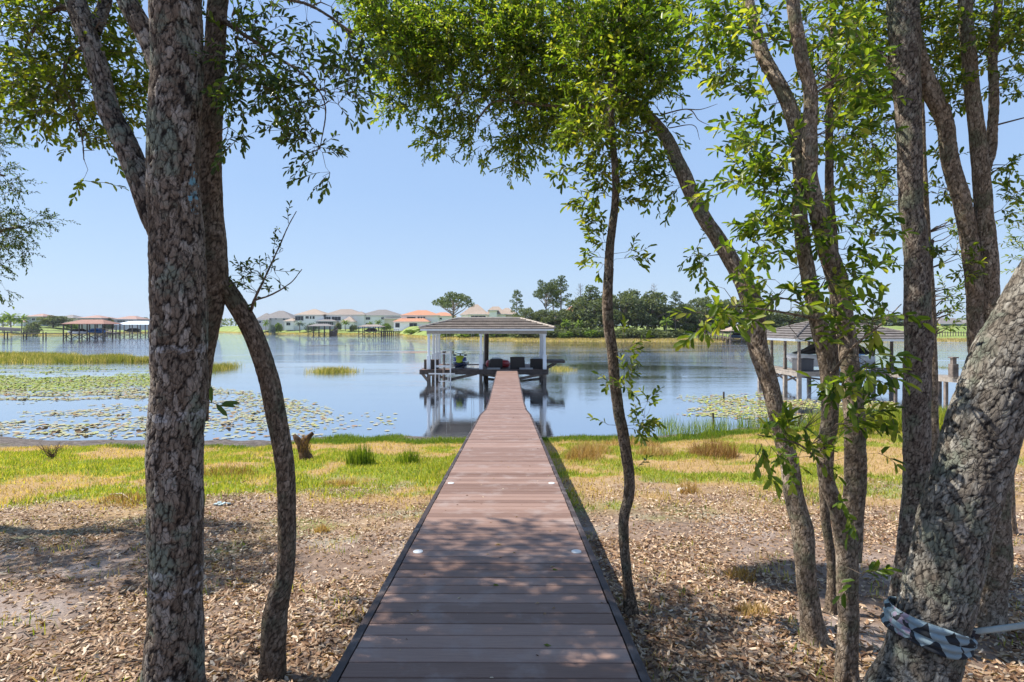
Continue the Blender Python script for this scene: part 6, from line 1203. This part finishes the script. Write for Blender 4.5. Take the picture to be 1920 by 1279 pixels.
# ------------------------------------------------ far docks
def far_dock(px0, px1, yeave, ypeak, ydeck, d, depth, roofm, label, nposts=5, boats=(), walkpx=None, rf_=.7, flat=False, tmb='dark_timber'):
    sc = d / F; x0, x1 = (px0 - 960) * sc, (px1 - 960) * sc; ze, zp, zd_ = [CZ - (y - 612) * sc for y in (yeave, ypeak, ydeck)]
    r = empty('dock_shelter', ((x0 + x1) / 2, d, 0), label, 'dock'); ov = .4
    q = MB(); A, B_, C_, D_ = x0 - ov, x1 + ov, d - ov, d + depth + ov; run = min((B_ - A) / 2, depth / 2) * rf_ * 1.2
    q.add([(A, C_, ze), (B_, C_, ze), (B_, D_, ze), (A, D_, ze), (A, C_, ze + .15), (B_, C_, ze + .15), (B_, D_, ze + .15), (A, D_, ze + .15), (A + run, (C_ + D_) / 2, zp), (B_ - run, (C_ + D_) / 2, zp)],
          [(3, 2, 1, 0), (0, 1, 5, 4), (1, 2, 6, 5), (2, 3, 7, 6), (3, 0, 4, 7), (4, 5, 9, 8), (5, 6, 9), (6, 7, 8, 9), (7, 4, 8)]); q.build('roof', roofm, r)
    for k in range(nposts):
        for yy in (d, d + depth):
            x = x0 + .15 + (x1 - x0 - .3) * k / (nposts - 1); q = MB(); q.box((x, yy, (ze - .8) / 2), (.28, .28, ze + .8)); q.build('post', M[tmb], r)
    q = MB(); q.box(((x0 + x1) / 2, d + .5, zd_), (x1 - x0 + .6, 1.3, .22)); q.box((x0 + .4, d + depth / 2 + .4, zd_), (1.2, depth - .8, .2)); q.box((x1 - .4, d + depth / 2 + .4, zd_), (1.2, depth - .8, .2)); q.build('deck', M[tmb], r)
    q = MB(); m_ = (nposts - 1)
    for k in range(m_):
        a = x0 + (x1 - x0) * k / m_; b = x0 + (x1 - x0) * (k + 1) / m_
        q.bar((a, d - .02, zd_ - .2), (b, d - .02, .15), .1, .16); q.bar((a, d - .14, .15), (b, d - .14, zd_ - .2), .1, .16)
    q.build('brace', M[tmb], r)
    if walkpx:
        (wa, wb, wd_, zz) = walkpx; q = MB(); p = Vector(((wa - 960) / F * d, d + .8, zd_)); e = Vector(((wb - 960) / F * wd_, wd_, zz)); q.bar(p, e, 1.3, .22)
        n_ = 9
        for k in range(n_ + 1):
            m = p.lerp(e, k / n_)
            for s_ in (-.6, .6): q.box((m.x, m.y + s_, (m.z - .4) / 2 + .2), (.25, .25, m.z + .8))
            q.box((m.x, m.y - .6, m.z + .55), (.14, .14, 1.1))
        q.bar(p + Vector((0, -.6, 1.0)), e + Vector((0, -.6, 1.0)), .1, .12); q.build('walkway', M[tmb], r)
    return r
def far_boat(px, y, d, L, label, hullc, topc):
    sc = d / F; x, z = (px - 960) * sc, CZ - (y - 612) * sc; r = empty('boat', (x, d + 2.5, z), label, 'boat')
    def s(xx, w, zb, zt): return [(xx, -w, zt), (xx, -w * .85, (zb + zt) / 2), (xx, 0, zb), (xx, w * .85, (zb + zt) / 2), (xx, w, zt)]
    q = MB(); q.loft([s(-L / 2, .1, .4, .9), s(-L / 3, .8, .1, .85), s(0, 1.1, 0, .8), s(L / 2, 1.05, 0, .75)]); q.build('hull', hullc, r, False, False)
    q = MB(); q.loft([s(-L / 3.2, .5, .8, .9), s(-L / 8, .8, .8, 1.5), s(L / 4, .85, .8, 1.6), s(L / 2.1, .8, .7, .95)]); q.build('cover', topc, r, False, False)
bluec = simple('blue_canvas', (.02, .11, .30), .7, scale=2); 
far_dock(118, 194, 608, 599, 626, 185, 8, RC['orange'] if False else tile_mat('red_brown_tile', (.22, .09, .06), (.27, .12, .085), (.30, .19, .15)), 'large dock shelter with red brown roof on dark posts at far left', 6, walkpx=(118, -180, 215, 2.4))
far_boat(133, 626, 185, 6, 'boat under a black cover in the left bay of the red roofed dock shelter', M['boat_white'], M['black_canvas']); far_boat(168, 625, 185, 5.5, 'boat under a bright blue cover in the red roofed dock shelter', bluec, bluec)
far_dock(217, 279, 609, 602, 624, 225, 8, simple('white_metal_roof', (.72, .76, .82), .4, .2, scale=.3, var=.05), 'dock shelter with white metal roof left of the thick left trunk', 5, walkpx=(217, 180, 290, 2.6), tmb='timber')
far_boat(240, 623, 225, 6, 'dark covered boat under the white metal dock roof', M['black_canvas'], M['black_canvas'])
far_dock(577, 620, 612, 607, 623, 265, 7, RC['grey'], 'dark dock shelter with grey hip roof before the second white house, left of two', 5, walkpx=(620, 632, 300, 3.))
far_dock(672, 715, 613, 608.5, 622, 262, 7, RC['brown'], 'dark dock shelter with brown roof and a long side pier, right of two', 5, walkpx=(715, 748, 268, 1.8))
far_boat(692, 622, 262, 6, 'boat under a black cover beneath the brown dock roof', M['black_canvas'], M['black_canvas'])
far_dock(1369, 1412, 621, 611, 634, 158, 6, RC['tan'], 'small tan roofed dock shelter at the far shore beside the leaning oak', 3, walkpx=(1369, 1308, 166, 2.6), tmb='timber')
far_boat(1388, 634.5, 158, 4.5, 'blue grey boat under the small tan dock roof', simple('blue_hull', (.06, .12, .2), .4), M['black_canvas'])
fn = empty('railing_fence', ((1800 - 960) / F * 175, 175, 1.), 'low timber railing along the far right shore', 'fence'); q = MB()
for k in range(22): x = (1742 + k * 5 - 960) / F * 176; q.box((x, 176, 1.4), (.16, .16, 2.6))
q.build('posts', M['timber'], fn); q = MB(); q.box(((1795 - 960) / F * 176, 175.9, 2.3), (18, .1, .14)); q.build('rail', M['timber'], fn)
bf = empty('low_breakwater', ((8 - 960) / F * 205, 205, 0), 'grey sloping dock ramp at the left edge of the photograph', 'dock'); q = MB(); q.bar(((-60 - 960) / F * 240, 240, 4.2), ((34 - 960) / F * 240, 240, 2.8), 2.5, 1.4); q.build('ramp', M['grey_deck'], bf)

# ------------------------------------------------ the air over the lake
hz = MB(); hz.box((0, 560, 14), (8400, 1300, 34)); hm = bpy.data.materials.new('haze_air'); hm.use_nodes = True; ht = hm.node_tree; ht.nodes.clear()
ho = ht.nodes.new('ShaderNodeOutputMaterial'); hv = ht.nodes.new('ShaderNodeVolumePrincipled'); hv.inputs['Color'].default_value = (.86, .92, 1, 1); hv.inputs['Density'].default_value = .00009; hv.inputs['Anisotropy'].default_value = .2
ht.links.new(hv.outputs[0], ho.inputs['Volume']); tag(hz.build('haze', hm), kind='stuff')
